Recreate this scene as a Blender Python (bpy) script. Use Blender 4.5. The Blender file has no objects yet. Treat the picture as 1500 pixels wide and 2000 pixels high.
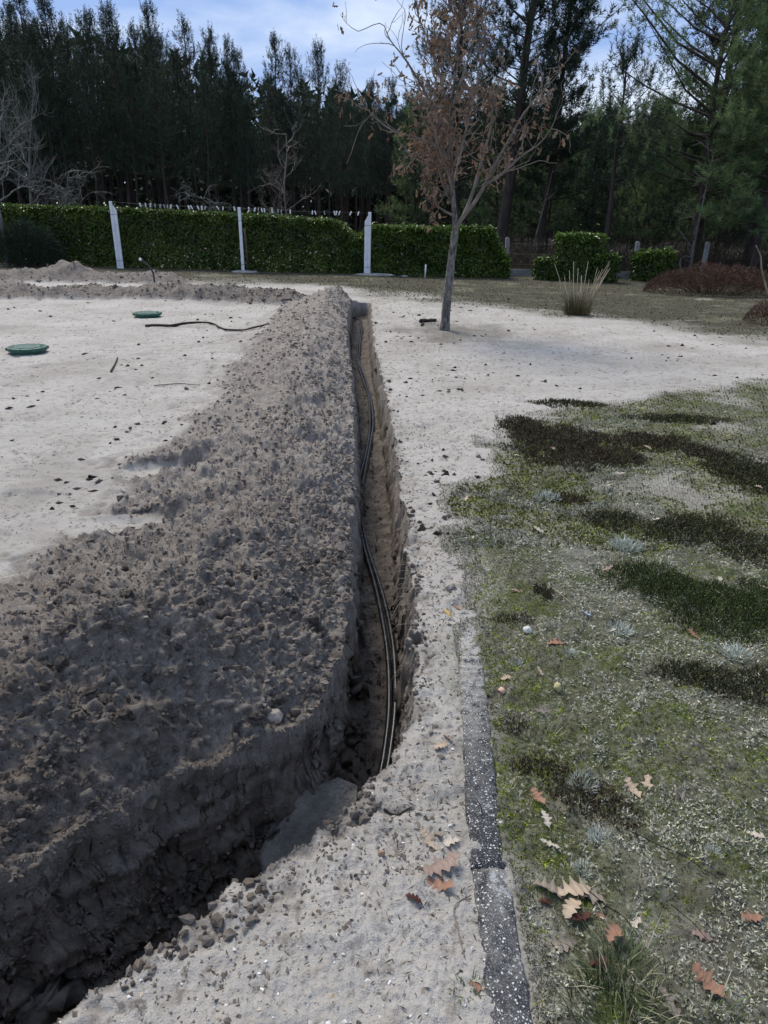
import bpy, math, random
import numpy as np
from mathutils import Vector, Matrix, Euler

R = math.radians
rng = np.random.default_rng(7)
random.seed(7)
scene = bpy.context.scene
COL = scene.collection

# ------------------------------------------------------------------ camera
cam = bpy.data.cameras.new('camera')
cam.sensor_fit = 'HORIZONTAL'
cam.sensor_width = 36.0
cam.lens = 36.0 * 1387.0 / 1500.0
cam.clip_start = 0.05
cam.clip_end = 2000.0
cam_ob = bpy.data.objects.new('camera', cam)
COL.objects.link(cam_ob)
cam_ob.location = (0, 0, 1.6)
cam_ob.rotation_euler = (Matrix.Rotation(R(90 - 22.5), 3, 'X') @ Matrix.Rotation(R(1.3), 3, 'Z')).to_euler()
scene.camera = cam_ob

# ------------------------------------------------------------------ sky, sun, exposure
SUN_EL, SUN_AZ = 52.0, -34.0            # azimuth from +Y, negative = towards -X
world = bpy.data.worlds.new('World')
scene.world = world
world.use_nodes = True
wn, wl = world.node_tree.nodes, world.node_tree.links
wn.clear()
w_out = wn.new('ShaderNodeOutputWorld')
w_bg = wn.new('ShaderNodeBackground')
w_bg.inputs['Strength'].default_value = 0.055
sky = wn.new('ShaderNodeTexSky')
sky.sky_type = 'NISHITA'
sky.sun_disc = False
sky.sun_elevation = R(SUN_EL)
sky.sun_rotation = R(SUN_AZ)
sky.air_density = 1.0
sky.dust_density = 0.6
sky.ozone_density = 2.0
w_tc = wn.new('ShaderNodeTexCoord')
w_map = wn.new('ShaderNodeMapping')
w_map.inputs['Scale'].default_value = (1.0, 1.0, 3.2)
w_map.inputs['Rotation'].default_value = (R(8), R(14), R(20))
w_noise = wn.new('ShaderNodeTexNoise')
w_noise.inputs['Scale'].default_value = 3.4
w_noise.inputs['Detail'].default_value = 7.0
w_noise.inputs['Roughness'].default_value = 0.52
w_noise.inputs['Distortion'].default_value = 0.5
w_ramp = wn.new('ShaderNodeValToRGB')
w_ramp.color_ramp.elements[0].position = 0.42
w_ramp.color_ramp.elements[0].color = (0, 0, 0, 1)
w_ramp.color_ramp.elements[1].position = 0.68
w_ramp.color_ramp.elements[1].color = (1, 1, 1, 1)
w_cl = wn.new('ShaderNodeMixRGB')       # colour of thin and thick cloud
w_cl.inputs[1].default_value = (3.3, 4.9, 8.8, 1)
w_cl.inputs[2].default_value = (8.2, 9.2, 10.8, 1)
w_mix = wn.new('ShaderNodeMixRGB')
w_mix.inputs[0].default_value = 0.86    # mostly overcast, clear air behind
wl.new(w_tc.outputs['Generated'], w_map.inputs['Vector'])
wl.new(w_map.outputs['Vector'], w_noise.inputs['Vector'])
wl.new(w_noise.outputs['Fac'], w_ramp.inputs['Fac'])
wl.new(w_ramp.outputs['Color'], w_cl.inputs[0])
wl.new(sky.outputs['Color'], w_mix.inputs[1])
wl.new(w_cl.outputs['Color'], w_mix.inputs[2])
wl.new(w_mix.outputs['Color'], w_bg.inputs['Color'])
wl.new(w_bg.outputs['Background'], w_out.inputs['Surface'])

sun = bpy.data.lights.new('sun', 'SUN')
sun.energy = 2.2
sun.angle = R(26)
sun.color = (1.0, 0.93, 0.83)
sun_ob = bpy.data.objects.new('sun', sun)
COL.objects.link(sun_ob)
sd = Vector((math.sin(R(SUN_AZ)) * math.cos(R(SUN_EL)), math.cos(R(SUN_AZ)) * math.cos(R(SUN_EL)), math.sin(R(SUN_EL))))
sun_ob.rotation_euler = sd.to_track_quat('Z', 'Y').to_euler()
sun_ob.location = (0, 0, 20)

vs = scene.view_settings
scene.display_settings.display_device = 'sRGB'
vs.view_transform = 'Standard'
vs.look = 'None'
vs.gamma = 1.0
vs.use_curve_mapping = False
vs.exposure = 0.92
scene.cycles.max_bounces = 6
scene.cycles.diffuse_bounces = 3
scene.cycles.glossy_bounces = 2
scene.cycles.transmission_bounces = 2

# ------------------------------------------------------------------ numpy noise
_perm = np.random.default_rng(11).permutation(256).astype(np.int64)
_perm = np.concatenate([_perm, _perm])
_g3 = np.random.default_rng(12).normal(size=(256, 3))
_g3 /= np.linalg.norm(_g3, axis=1)[:, None]


_g2 = np.stack([np.cos(np.arange(256) * 2.399963), np.sin(np.arange(256) * 2.399963)], -1).astype(np.float32)
_g3 = _g3.astype(np.float32)


def _fade(t):
    return t * t * t * (t * (t * 6 - 15) + 10)


def perlin(x, y, z=None):
    x = np.asarray(x, np.float32); y = np.asarray(y, np.float32)
    xi, yi = np.floor(x).astype(np.int32), np.floor(y).astype(np.int32)
    xf, yf = x - xi, y - yi
    u, v = _fade(xf), _fade(yf)
    r = 0.0
    if z is None:
        for dx in (0, 1):
            for dy in (0, 1):
                gr = _g2[_perm[_perm[(xi + dx) & 255] + ((yi + dy) & 255)]]
                r = r + (gr[..., 0] * (xf - dx) + gr[..., 1] * (yf - dy)) * (u if dx else 1 - u) * (v if dy else 1 - v)
        return r * 1.35
    z = np.asarray(z, np.float32)
    zi = np.floor(z).astype(np.int32)
    zf = z - zi; w = _fade(zf)
    for dx in (0, 1):
        for dy in (0, 1):
            h = _perm[_perm[(xi + dx) & 255] + ((yi + dy) & 255)]
            for dz in (0, 1):
                gr = _g3[_perm[h + ((zi + dz) & 255)]]
                dot = gr[..., 0] * (xf - dx) + gr[..., 1] * (yf - dy) + gr[..., 2] * (zf - dz)
                r = r + dot * (u if dx else 1 - u) * (v if dy else 1 - v) * (w if dz else 1 - w)
    return r * 1.4


def fbm(x, y, z=None, f=1.0, o=3, g=0.5):
    a, r, n = 1.0, 0.0, 0.0
    for k in range(o):
        r = r + a * perlin(x * f + 13.7 * k, y * f - 7.3 * k, None if z is None else z * f + 3.1 * k)
        n += a; a *= g; f *= 2.03
    return r / n


_wj = np.random.default_rng(13).random((256, 3))


def clods(x, y, cell, fill=0.8):
    """height of rounded lumps, one per cell, 0..1"""
    X, Y = x / cell, y / cell
    xi, yi = np.floor(X).astype(np.int64), np.floor(Y).astype(np.int64)
    best = np.zeros_like(X)
    for dx in (-1, 0, 1):
        for dy in (-1, 0, 1):
            h = _perm[(_perm[(xi + dx) & 255] + yi + dy) & 255]
            j = _wj[h]
            d2 = (xi + dx + j[..., 0] - X) ** 2 + (yi + dy + j[..., 1] - Y) ** 2
            r = 0.25 + 0.6 * j[..., 2] ** 2
            b = np.where(j[..., 2] < 1.01 * fill, r * np.sqrt(np.clip(1 - d2 / (r * r), 0, 1)), 0)
            best = np.maximum(best, b)
    return best


def sstep(a, b, x):
    t = np.clip((x - a) / (b - a), 0, 1)
    return t * t * (3 - 2 * t)


# ------------------------------------------------------------------ mesh helpers
def mk(name, V, F, mat=None, parent=None, smooth=True, col=None, extra=None):
    V = np.ascontiguousarray(V, dtype=np.float32)
    Fs = [np.asarray(f, dtype=np.int32) for f in (F if isinstance(F, list) else [F]) if len(f)]
    me = bpy.data.meshes.new(name)
    me.vertices.add(len(V))
    me.vertices.foreach_set('co', V.ravel())
    loops = np.concatenate([f.ravel() for f in Fs])
    tot = np.concatenate([np.full(len(f), f.shape[1], np.int32) for f in Fs])
    start = np.concatenate([[0], np.cumsum(tot)[:-1]]).astype(np.int32)
    me.loops.add(len(loops))
    me.loops.foreach_set('vertex_index', loops)
    me.polygons.add(len(tot))
    me.polygons.foreach_set('loop_start', start)
    me.polygons.foreach_set('loop_total', tot)
    me.polygons.foreach_set('use_smooth', np.full(len(tot), smooth, bool))
    me.update(calc_edges=True)
    if col is not None:
        a = me.attributes.new('tint', 'FLOAT_COLOR', 'POINT')
        c = np.ones((len(V), 4), np.float32); c[:, :col.shape[1]] = col
        a.data.foreach_set('color', c.ravel())
    for k, arr in (extra or {}).items():
        a = me.attributes.new(k, 'FLOAT_COLOR', 'POINT')
        a.data.foreach_set('color', np.ascontiguousarray(arr, np.float32).ravel())
    if mat:
        me.materials.append(mat)
    ob = bpy.data.objects.new(name, me)
    COL.objects.link(ob)
    if parent:
        ob.parent = parent
    return ob


def tag(o, label, cat, group=None, kind=None):
    o['label'] = label
    if cat: o['category'] = cat
    if group: o['group'] = group
    if kind: o['kind'] = kind
    return o


def empty(name, loc=(0, 0, 0), rz=0.0):
    o = bpy.data.objects.new(name, None)
    o.empty_display_size = 0.1
    o.location = loc; o.rotation_euler = (0, 0, rz)
    COL.objects.link(o)
    return o


def copy_tree(o, parent=None):
    c = o.copy(); COL.objects.link(c)
    if parent: c.parent = parent
    for ch in o.children:
        copy_tree(ch, c)
    return c


class Geo:
    """collects tubes, boxes and triangles for one mesh"""
    def __init__(s):
        s.V, s.T, s.Q, s.C, s.n = [], [], [], [], 0

    def add(s, V, T=None, Q=None, c=(1, 1, 1)):
        V = np.asarray(V, float).reshape(-1, 3)
        s.V.append(V)
        if T is not None and len(T): s.T.append(np.asarray(T) + s.n)
        if Q is not None and len(Q): s.Q.append(np.asarray(Q) + s.n)
        c = np.asarray(c, float)
        s.C.append(np.broadcast_to(c, (len(V), 3)) if c.ndim == 1 else c)
        s.n += len(V)

    def tube(s, pts, rad, sides=6, c=(1, 1, 1), cap=True, wob=0.0):
        P = np.asarray(pts, float); n = len(P)
        rad = np.broadcast_to(np.asarray(rad, float), (n,))
        T = np.gradient(P, axis=0)
        T /= np.linalg.norm(T, axis=1)[:, None] + 1e-9
        ref = np.array([0, 0, 1.0]) if abs(T[0][2]) < 0.9 else np.array([1.0, 0, 0])
        A = np.cross(T, ref); A /= np.linalg.norm(A, axis=1)[:, None] + 1e-9
        for i in range(1, n):                      # keep the frame from flipping
            if A[i] @ A[i - 1] < 0: A[i] = -A[i]
        B = np.cross(T, A)
        an = np.arange(sides) * 2 * np.pi / sides
        rr = rad[:, None] * (1 + (wob * rng.normal(size=(n, sides)) if wob else 0))
        V = P[:, None] + rr[..., None] * (np.cos(an)[None, :, None] * A[:, None] + np.sin(an)[None, :, None] * B[:, None])
        V = V.reshape(-1, 3)
        i = np.arange(n - 1)[:, None] * sides; k = np.arange(sides)[None]
        k2 = (k + 1) % sides
        Q = np.stack([i + k, i + k2, i + sides + k2, i + sides + k], -1).reshape(-1, 4)
        Tt = []
        if cap:
            V = np.vstack([V, P[0], P[-1]])
            a, b = n * sides, n * sides + 1
            kk = np.arange(sides); kk2 = (kk + 1) % sides
            Tt = np.vstack([np.stack([kk2, kk, np.full(sides, a)], -1),
                            np.stack([(n - 1) * sides + kk, (n - 1) * sides + kk2, np.full(sides, b)], -1)])
        s.add(V, Tt, Q, c)

    def build(s, name, mat, parent=None, smooth=True, color=True):
        V = np.vstack(s.V)
        F = []
        if s.T: F.append(np.vstack(s.T))
        if s.Q: F.append(np.vstack(s.Q))
        return mk(name, V, F, mat, parent, smooth, np.vstack(s.C) if color else None)


# ------------------------------------------------------------------ materials
class NT:
    def __init__(s, name):
        s.m = bpy.data.materials.new(name); s.m.use_nodes = True
        s.n, s.l = s.m.node_tree.nodes, s.m.node_tree.links
        s.b = s.n['Principled BSDF']
        s.b.inputs['Specular IOR Level'].default_value = 0.25
        s.tc = s.n.new('ShaderNodeTexCoord')

    def set(s, sock, v):
        if isinstance(v, bpy.types.NodeSocket): s.l.new(v, sock)
        else: sock.default_value = v

    def noise(s, scale, detail=4, rough=0.55, vec=None, out='Fac', dist=0.0, sc=None):
        v = vec or s.tc.outputs['Object']
        if sc is not None:
            mp = s.n.new('ShaderNodeMapping'); mp.inputs['Scale'].default_value = sc
            s.l.new(v, mp.inputs['Vector']); v = mp.outputs['Vector']
        t = s.n.new('ShaderNodeTexNoise')
        t.inputs['Scale'].default_value = scale; t.inputs['Detail'].default_value = detail
        t.inputs['Roughness'].default_value = rough; t.inputs['Distortion'].default_value = dist
        s.l.new(v, t.inputs['Vector'])
        return t.outputs[out]

    def voronoi(s, scale, feat='F1', out='Distance', vec=None):
        t = s.n.new('ShaderNodeTexVoronoi'); t.feature = feat
        t.inputs['Scale'].default_value = scale
        s.l.new(vec or s.tc.outputs['Object'], t.inputs['Vector'])
        return t.outputs[out]

    def ramp(s, f, a, b, ca=(0, 0, 0), cb=(1, 1, 1)):
        r = s.n.new('ShaderNodeValToRGB'); e = r.color_ramp.elements
        e[0].position = a; e[1].position = b
        e[0].color = (*ca, 1) if len(ca) == 3 else ca
        e[1].color = (*cb, 1) if len(cb) == 3 else cb
        s.l.new(f, r.inputs['Fac'])
        return r.outputs['Color']

    def mix(s, f, a, b, mode='MIX'):
        m = s.n.new('ShaderNodeMixRGB'); m.blend_type = mode
        s.set(m.inputs[0], f)
        for k, v in ((1, a), (2, b)):
            s.set(m.inputs[k], v if isinstance(v, bpy.types.NodeSocket) else (*v, 1))
        return m.outputs[0]

    def math(s, op, a, b=0.0, clamp=False):
        m = s.n.new('ShaderNodeMath'); m.operation = op; m.use_clamp = clamp
        s.set(m.inputs[0], a); s.set(m.inputs[1], b)
        return m.outputs[0]

    def attr(s, name):
        a = s.n.new('ShaderNodeAttribute'); a.attribute_name = name
        return a

    def bump(s, h, strength=0.5, dist=0.01):
        b = s.n.new('ShaderNodeBump')
        b.inputs['Strength'].default_value = strength; b.inputs['Distance'].default_value = dist
        s.l.new(h, b.inputs['Height']); s.l.new(b.outputs['Normal'], s.b.inputs['Normal'])

    def base(s, c, rough=0.8):
        s.set(s.b.inputs['Base Color'], c if isinstance(c, bpy.types.NodeSocket) else (*c, 1))
        s.set(s.b.inputs['Roughness'], rough)
        return s.m


def simple(name, c1, c2, scale=8.0, rough=0.85, bump=0.3, bdist=0.01, detail=5, tint=False, sc=None):
    t = NT(name)
    f = t.noise(scale, detail, sc=sc)
    c = t.ramp(f, 0.3, 0.7, c1, c2)
    if tint:
        c = t.mix(1.0, c, t.attr('tint').outputs['Color'], 'MULTIPLY')
    if bump: t.bump(t.noise(scale * 3, 4, sc=sc), bump, bdist)
    return t.base(c, rough)


def leafy(name, c1, c2, rough=0.5, trans=0.25, rand=0.35, scale=1.5):
    """foliage: colour from the mesh tint, from slow noise and from each object"""
    t = NT(name)
    c = t.ramp(t.noise(scale, 3), 0.3, 0.7, c1, c2)
    c = t.mix(1.0, c, t.attr('tint').outputs['Color'], 'MULTIPLY')
    oi = t.n.new('ShaderNodeObjectInfo')
    hs = t.n.new('ShaderNodeHueSaturation')
    t.l.new(t.math('ADD', t.math('MULTIPLY', oi.outputs['Random'], rand), 1 - rand * 0.5), hs.inputs['Value'])
    t.l.new(c, hs.inputs['Color'])
    c = hs.outputs['Color']
    t.base(c, rough)
    if trans:
        tr = t.n.new('ShaderNodeBsdfTranslucent'); t.l.new(c, tr.inputs['Color'])
        ms = t.n.new('ShaderNodeMixShader'); ms.inputs[0].default_value = trans
        t.l.new(t.b.outputs[0], ms.inputs[1]); t.l.new(tr.outputs[0], ms.inputs[2])
        t.l.new(ms.outputs[0], t.n['Material Output'].inputs['Surface'])
    return t.m


def ground_material():
    t = NT('earth')
    z = t.attr('zone')
    sp = t.n.new('ShaderNodeSeparateColor'); t.l.new(z.outputs['Color'], sp.inputs[0])
    spoil, moss, litter, dark_mix = sp.outputs[0], sp.outputs[1], sp.outputs[2], z.outputs['Alpha']
    # pale sand with dark crumbs and bright grains
    n1, n2, n3 = t.noise(1.3, 5), t.noise(14, 6, 0.65), t.noise(120, 4, 0.7)
    sand = t.ramp(n1, 0.3, 0.72, (0.35, 0.325, 0.285), (0.46, 0.435, 0.395))
    sand = t.mix(t.ramp(n2, 0.52, 0.72), sand, (0.25, 0.22, 0.18))
    sand = t.mix(t.math('MULTIPLY', t.ramp(n3, 0.56, 0.68), 0.75), sand, (0.13, 0.115, 0.10))
    sand = t.mix(t.math('MULTIPLY', t.ramp(t.voronoi(170), 0.10, 0.16, (1, 1, 1), (0, 0, 0)), 0.55), sand, (0.66, 0.65, 0.62))
    sand = t.mix(t.math('MULTIPLY', t.ramp(t.noise(0.8, 5, 0.6, dist=.6), 0.50, 0.66), 0.55), sand, (0.235, 0.212, 0.18))
    fl = t.math('MULTIPLY', t.ramp(t.noise(24, 4, 0.6, sc=(1, .8, 1)), 0.585, 0.64), t.ramp(t.noise(2.2, 4), 0.40, 0.60))
    sand = t.mix(t.math('MULTIPLY', fl, 0.8), sand, (0.10, 0.088, 0.072))
    # dug soil: grey-brown, blended from a lighter and a darker tone
    dry = t.mix(t.ramp(n2, 0.35, 0.7), (0.145, 0.124, 0.104), (0.295, 0.263, 0.228))
    dark_soil = t.mix(t.ramp(n2, 0.35, 0.7), (0.062, 0.051, 0.041), (0.180, 0.153, 0.126))
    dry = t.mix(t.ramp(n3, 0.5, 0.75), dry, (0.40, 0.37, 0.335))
    dark_soil = t.mix(t.ramp(n3, 0.58, 0.8), dark_soil, (0.22, 0.19, 0.16))
    dark_soil = t.mix(t.ramp(t.noise(5, 4), 0.55, 0.75), dark_soil, (0.075, 0.052, 0.036))
    dug = t.mix(dark_mix, dry, dark_soil)
    # moss and lichen floor
    mo = t.ramp(t.noise(3.0, 5, 0.6), 0.35, 0.65, (0.115, 0.108, 0.078), (0.070, 0.086, 0.022))
    mo = t.mix(t.ramp(t.noise(9, 5, 0.7), 0.5, 0.68), mo, (0.17, 0.165, 0.125))
    mo = t.mix(t.ramp(t.noise(40, 5, 0.7), 0.5, 0.64), mo, (0.030, 0.030, 0.017))
    mo = t.mix(t.math('MULTIPLY', t.ramp(t.noise(75, 4, 0.65), 0.54, 0.62), t.ramp(t.noise(5, 4), 0.40, 0.62)), mo, (0.38, 0.38, 0.30))
    # dark humus and needles
    li = t.mix(t.ramp(t.noise(18, 5, 0.7), 0.4, 0.65), (0.028, 0.024, 0.017), (0.085, 0.076, 0.045))
    c = t.mix(moss, sand, mo)
    c = t.mix(litter, c, li)
    c = t.mix(spoil, c, dug)
    h = t.math('ADD', t.math('MULTIPLY', t.noise(60, 6, 0.7), 0.6), t.math('MULTIPLY', t.noise(220, 4, 0.7), 0.4))
    t.bump(h, 0.8, 0.02)
    return t.base(c, 0.95)


M = {}
M['earth'] = ground_material()
M['crumb'] = simple('soil_crumb', (0.055, 0.045, 0.037), (0.16, 0.138, 0.118), 25, 0.95, 0.6, 0.01, tint=True)
M['pale_stone'] = simple('pale_stone', (0.24, 0.20, 0.165), (0.42, 0.37, 0.31), 3, 0.9, 0.5, 0.004)
M['slab'] = simple('slab_stone', (0.085, 0.078, 0.068), (0.20, 0.185, 0.162), 16, 0.9, 1.0, 0.03, detail=9)
M['white_paint'] = simple('white_concrete', (0.62, 0.63, 0.63), (0.80, 0.81, 0.81), 6, 0.75, 0.15, 0.01)
M['grey_concrete'] = simple('grey_concrete', (0.20, 0.195, 0.185), (0.33, 0.325, 0.31), 9, 0.9, 0.3, 0.01)
M['rust'] = simple('old_wood', (0.075, 0.055, 0.04), (0.13, 0.10, 0.075), 10, 0.9, 0.3, 0.01)
M['wire'] = simple('wire', (0.03, 0.03, 0.032), (0.06, 0.06, 0.06), 10, 0.6, 0)
M['peg'] = simple('peg_plastic', (0.74, 0.74, 0.72), (0.82, 0.82, 0.8), 10, 0.5, 0, tint=True)
M['bark_pine'] = simple('pine_bark', (0.030, 0.024, 0.020), (0.085, 0.068, 0.056), 9, 0.95, 0.9, 0.03, sc=(1, 1, 0.25))
M['bark_grey'] = simple('lichen_bark', (0.08, 0.08, 0.07), (0.19, 0.19, 0.17), 6, 0.95, 0.5, 0.01)
M['twig'] = simple('twig_bark', (0.12, 0.10, 0.085), (0.24, 0.21, 0.18), 7, 0.9, 0.4, 0.005)
M['dark_twig'] = simple('dark_twig', (0.02, 0.017, 0.014), (0.05, 0.042, 0.035), 12, 0.9, 0.4, 0.004)
M['straw'] = simple('dry_stem', (0.20, 0.165, 0.10), (0.34, 0.29, 0.20), 5, 0.8, 0, tint=True)
M['needles'] = leafy('pine_needles', (0.017, 0.034, 0.021), (0.036, 0.062, 0.030), 0.7, 0.10, 0.4, 0.6)
M['needles_bright'] = leafy('pine_needles_young', (0.065, 0.108, 0.044), (0.145, 0.20, 0.085), 0.65, 0.38, 0.4, 0.7)
M['laurel'] = leafy('laurel_leaf', (0.034, 0.064, 0.012), (0.095, 0.140, 0.024), 0.26, 0.2, 0.1, 1.2)
M['oak_leaf'] = leafy('dry_oak_leaf', (0.125, 0.083, 0.056), (0.31, 0.225, 0.162), 0.7, 0.32, 0.1, 4)
M['fallen'] = leafy('fallen_leaf', (0.85, 0.85, 0.85), (1.0, 1.0, 1.0), 0.6, 0.12, 0.0, 30)
M['turf'] = leafy('moss_lichen', (0.8, 0.8, 0.8), (1.1, 1.1, 1.1), 0.85, 0.15, 0.0, 5)
M['scrub'] = leafy('dry_scrub', (0.045, 0.034, 0.027), (0.095, 0.072, 0.055), 0.85, 0.15, 0.15, 2)
M['heather'] = leafy('heather', (0.8, 0.8, 0.8), (1.15, 1.15, 1.15), 0.85, 0.1, 0.15, 6)
M['red_heather'] = leafy('brown_heather', (0.075, 0.040, 0.028), (0.15, 0.088, 0.058), 0.85, 0.15, 0.1, 3)


def cover_material():
    t = NT('green_plastic')
    c = t.ramp(t.noise(30, 4), 0.35, 0.7, (0.016, 0.070, 0.048), (0.045, 0.12, 0.09))
    t.bump(t.voronoi(60), 0.3, 0.003)
    return t.base(c, 0.45)


def cable_material():
    t = NT('black_sheath')
    c = t.mix(t.ramp(t.noise(14, 5, 0.7), 0.5, 0.75), (0.008, 0.008, 0.009), (0.05, 0.045, 0.04))
    t.b.inputs['Specular IOR Level'].default_value = 0.6
    return t.base(c, t.ramp(t.noise(20, 4), 0.3, 0.7, (0.2,) * 3, (0.42,) * 3))


def edging_material():
    t = NT('exposed_aggregate')
    c = t.mix(t.ramp(t.noise(20, 5), 0.35, 0.7), (0.010, 0.011, 0.014), (0.030, 0.032, 0.037))
    wv = t.n.new('ShaderNodeVectorMath'); wv.operation = 'ADD'
    sv = t.n.new('ShaderNodeVectorMath'); sv.operation = 'SCALE'; sv.inputs['Scale'].default_value = 0.012
    t.l.new(t.noise(110, 3, out='Color'), sv.inputs[0]); t.l.new(t.tc.outputs['Object'], wv.inputs[0]); t.l.new(sv.outputs[0], wv.inputs[1])
    v1, v2 = t.voronoi(120, vec=wv.outputs[0]), t.voronoi(260, vec=wv.outputs[0])
    big = t.ramp(t.voronoi(120, out='Color', vec=wv.outputs[0]), 0.5, 0.6)
    c = t.mix(t.ramp(v2, 0.20, 0.27, (1, 1, 1), (0, 0, 0)), c, (0.36, 0.365, 0.37))
    c = t.mix(t.math('MULTIPLY', t.ramp(v1, 0.27, 0.33, (1, 1, 1), (0, 0, 0)), big), c, (0.55, 0.55, 0.53))
    pale = t.ramp(t.noise(7, 6, 0.65), 0.54, 0.64)
    c = t.mix(t.math('MULTIPLY', pale, t.ramp(t.noise(70, 5, 0.7), 0.46, 0.60)), c, (0.33, 0.34, 0.34))
    tn = t.attr('tint')                                   # sand strewn over the far stones
    f = t.math('MULTIPLY', t.math('SUBTRACT', 1.0, tn.outputs['Fac']), t.ramp(t.noise(26, 6, 0.7), 0.38, 0.55))
    c = t.mix(f, c, (0.34, 0.325, 0.29))
    h = t.math('ADD', t.math('MULTIPLY', v1, -0.6), t.math('MULTIPLY', t.noise(120, 4), 0.5))
    t.bump(h, 0.6, 0.006)
    return t.base(c, 0.8)


def oak_bark_material():
    t = NT('oak_bark')
    cr = t.noise(26, 6, 0.7, sc=(1, 1, 0.35))
    c = t.ramp(cr, 0.36, 0.62, (0.028, 0.024, 0.020), (0.25, 0.235, 0.21))
    c = t.mix(t.ramp(t.noise(9, 5), 0.6, 0.75), c, (0.22, 0.22, 0.195))
    t.bump(cr, 0.9, 0.03)
    return t.base(c, 0.95)


M['cover'], M['cable'], M['edging'], M['oak_bark'] = cover_material(), cable_material(), edging_material(), oak_bark_material()

# ------------------------------------------------------------------ the ground
TR = np.array([  # trench and pit, centre line: x, y, half width, floor
    (-0.56, 14.75, .19, -.30), (-0.50, 13.0, .19, -.33), (-0.435, 11.2, .19, -.35), (-0.33, 9.2, .17, -.36),
    (-0.20, 7.4, .155, -.37), (-0.13, 6.2, .15, -.37), (-0.07, 5.0, .145, -.37), (-0.035, 3.86, .14, -.37),
    (-0.005, 2.9, .13, -.38), (-0.01, 2.4, .135, -.40), (-0.045, 2.05, .15, -.43), (-0.13, 1.88, .19, -.47),
    (-0.24, 1.76, .215, -.50), (-0.52, 1.47, .22, -.52), (-0.90, 1.10, .22, -.52), (-1.60, 0.42, .22, -.5)])


def trench_field(x, y):
    """signed distance to the lip (negative inside) and floor height"""
    best = np.full(x.shape, 9.0); fl = np.full(x.shape, -.4)
    for a, b in zip(TR[:-1], TR[1:]):
        d = b[:2] - a[:2]; L2 = d @ d
        t = np.clip(((x - a[0]) * d[0] + (y - a[1]) * d[1]) / L2, 0, 1)
        dd = np.hypot(x - a[0] - t * d[0], y - a[1] - t * d[1]) - (a[2] + t * (b[2] - a[2]))
        k = dd < best
        best = np.where(k, dd, best); fl = np.where(k, a[3] + t * (b[3] - a[3]), fl)
    return best, fl


def lerp_tab(y, tab):
    tab = np.asarray(tab, float)
    return np.interp(y, tab[:, 0], tab[:, 1])


def trench_x(y):
    o = np.argsort(TR[:11, 1])
    return np.interp(y, TR[o, 1], TR[o, 0])


def heap_height(x, y):
    L = lerp_tab(y, [(0, 2.9), (1.5, 2.7), (2.4, 2.3), (3.0, 1.9), (3.5, 1.8), (4.0, 1.7), (4.7, 2.05), (5.3, 1.75), (6.5, 1.62), (7.4, 1.75), (10, 1.7), (12.5, 1.65), (14, 1.7), (15, 1.2)])
    L = L * (1 + 0.16 * fbm(x, y, f=1.1, o=3))
    Hc = lerp_tab(y, [(0.6, .34), (1.7, .40), (2.3, .38), (3.0, .31), (4, .27), (6, .25), (9, .27), (12, .30), (13.6, .37), (14.3, .36), (14.9, .12), (15.4, 0)])
    s = trench_x(y) - x
    p = np.clip((s - 0.13) / (L - 0.13), 0, 1)
    prof = np.where(p < 0.30, 0.30 + 0.70 * np.sin(np.clip(p / 0.30, 0, 1) * np.pi / 2), (np.clip(1 - (p - 0.30) / 0.70, 0, 1)) ** 1.35)
    prof = np.where((s > 0.05) & (p < 1), prof, 0) * sstep(0.02, 0.12, s)
    h = Hc * prof * (1 + 0.34 * fbm(x, y, f=1.7, o=3) + 0.22 * fbm(x + 5, y, f=4.2, o=2))
    # the near end of the heap falls to the pit
    a = np.array([-0.33, 1.93]); b = np.array([-1.9, 0.62]); d = b - a; nrm = np.array([-d[1], d[0]]); nrm /= np.linalg.norm(nrm)
    q = -((x - a[0]) * nrm[0] + (y - a[1]) * nrm[1]) if nrm[1] < 0 else (x - a[0]) * nrm[0] + (y - a[1]) * nrm[1]
    wob = 0.10 * fbm(x, y, f=2.4, o=3)
    near = 0.10 * sstep(-0.10, 0.06, q + wob) + 0.38 * sstep(0.02, 0.16, q + wob) + 0.52 * sstep(0.12, 0.50, q + 1.5 * wob)
    for cx, cy, rx, ry in ((-1.46, 4.42, .30, .17), (-1.43, 3.52, .30, .16), (-.62, 5.6, .25, .3)):     # trodden flats in the heap's edge
        e = np.hypot((x - cx) / rx, (y - cy) / ry) + .25 * fbm(x, y, f=4, o=2)
        h = h * (1 - (.95 if cx < -1 else .35) * sstep(1.15, .75, e))
    return h * np.where(y < 3.2, near, 1.0)


def cross_heap(x, y):
    """banks thrown up beside the far trench, running off to the left"""
    yc = 14.95 + 0.16 * np.sin(x * 1.1) - 0.02 * (x + 2)
    w = 0.75 + 0.25 * fbm(x, y, f=0.8, o=2)
    on = sstep(-1.4, -2.2, x)
    h = 0.30 * np.clip(1 - ((y - yc) / w) ** 2, 0, 1) * on * (0.75 + 0.5 * fbm(x, y, f=0.9, o=2))
    yc2 = 18.3 + 0.2 * np.sin(x * 0.9 + 1)
    on2 = sstep(-4.6, -5.6, x)
    h2 = 0.27 * np.clip(1 - ((y - yc2) / 0.8) ** 2, 0, 1) * on2 * (0.85 + 0.5 * fbm(x + 9, y, f=0.8, o=2))
    h3 = 0.46 * np.clip(1 - np.hypot((x + 8.05) / 1.25, (y - 18.6) / 0.9) + .35 * fbm(x, y, f=1.6, o=3), 0, 1) ** 0.7
    h4 = 0.26 * np.clip(1 - np.hypot((x + 10.5) / 2.4, (y - 16.6) / 1.2), 0, 1) ** 0.7 * (1 + 0.5 * fbm(x, y, f=1.2))
    m = np.maximum(np.maximum(h, h2), np.maximum(h3, h4))
    return m * (1 + .55 * fbm(x + 3, y, f=2.6, o=3))


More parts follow.
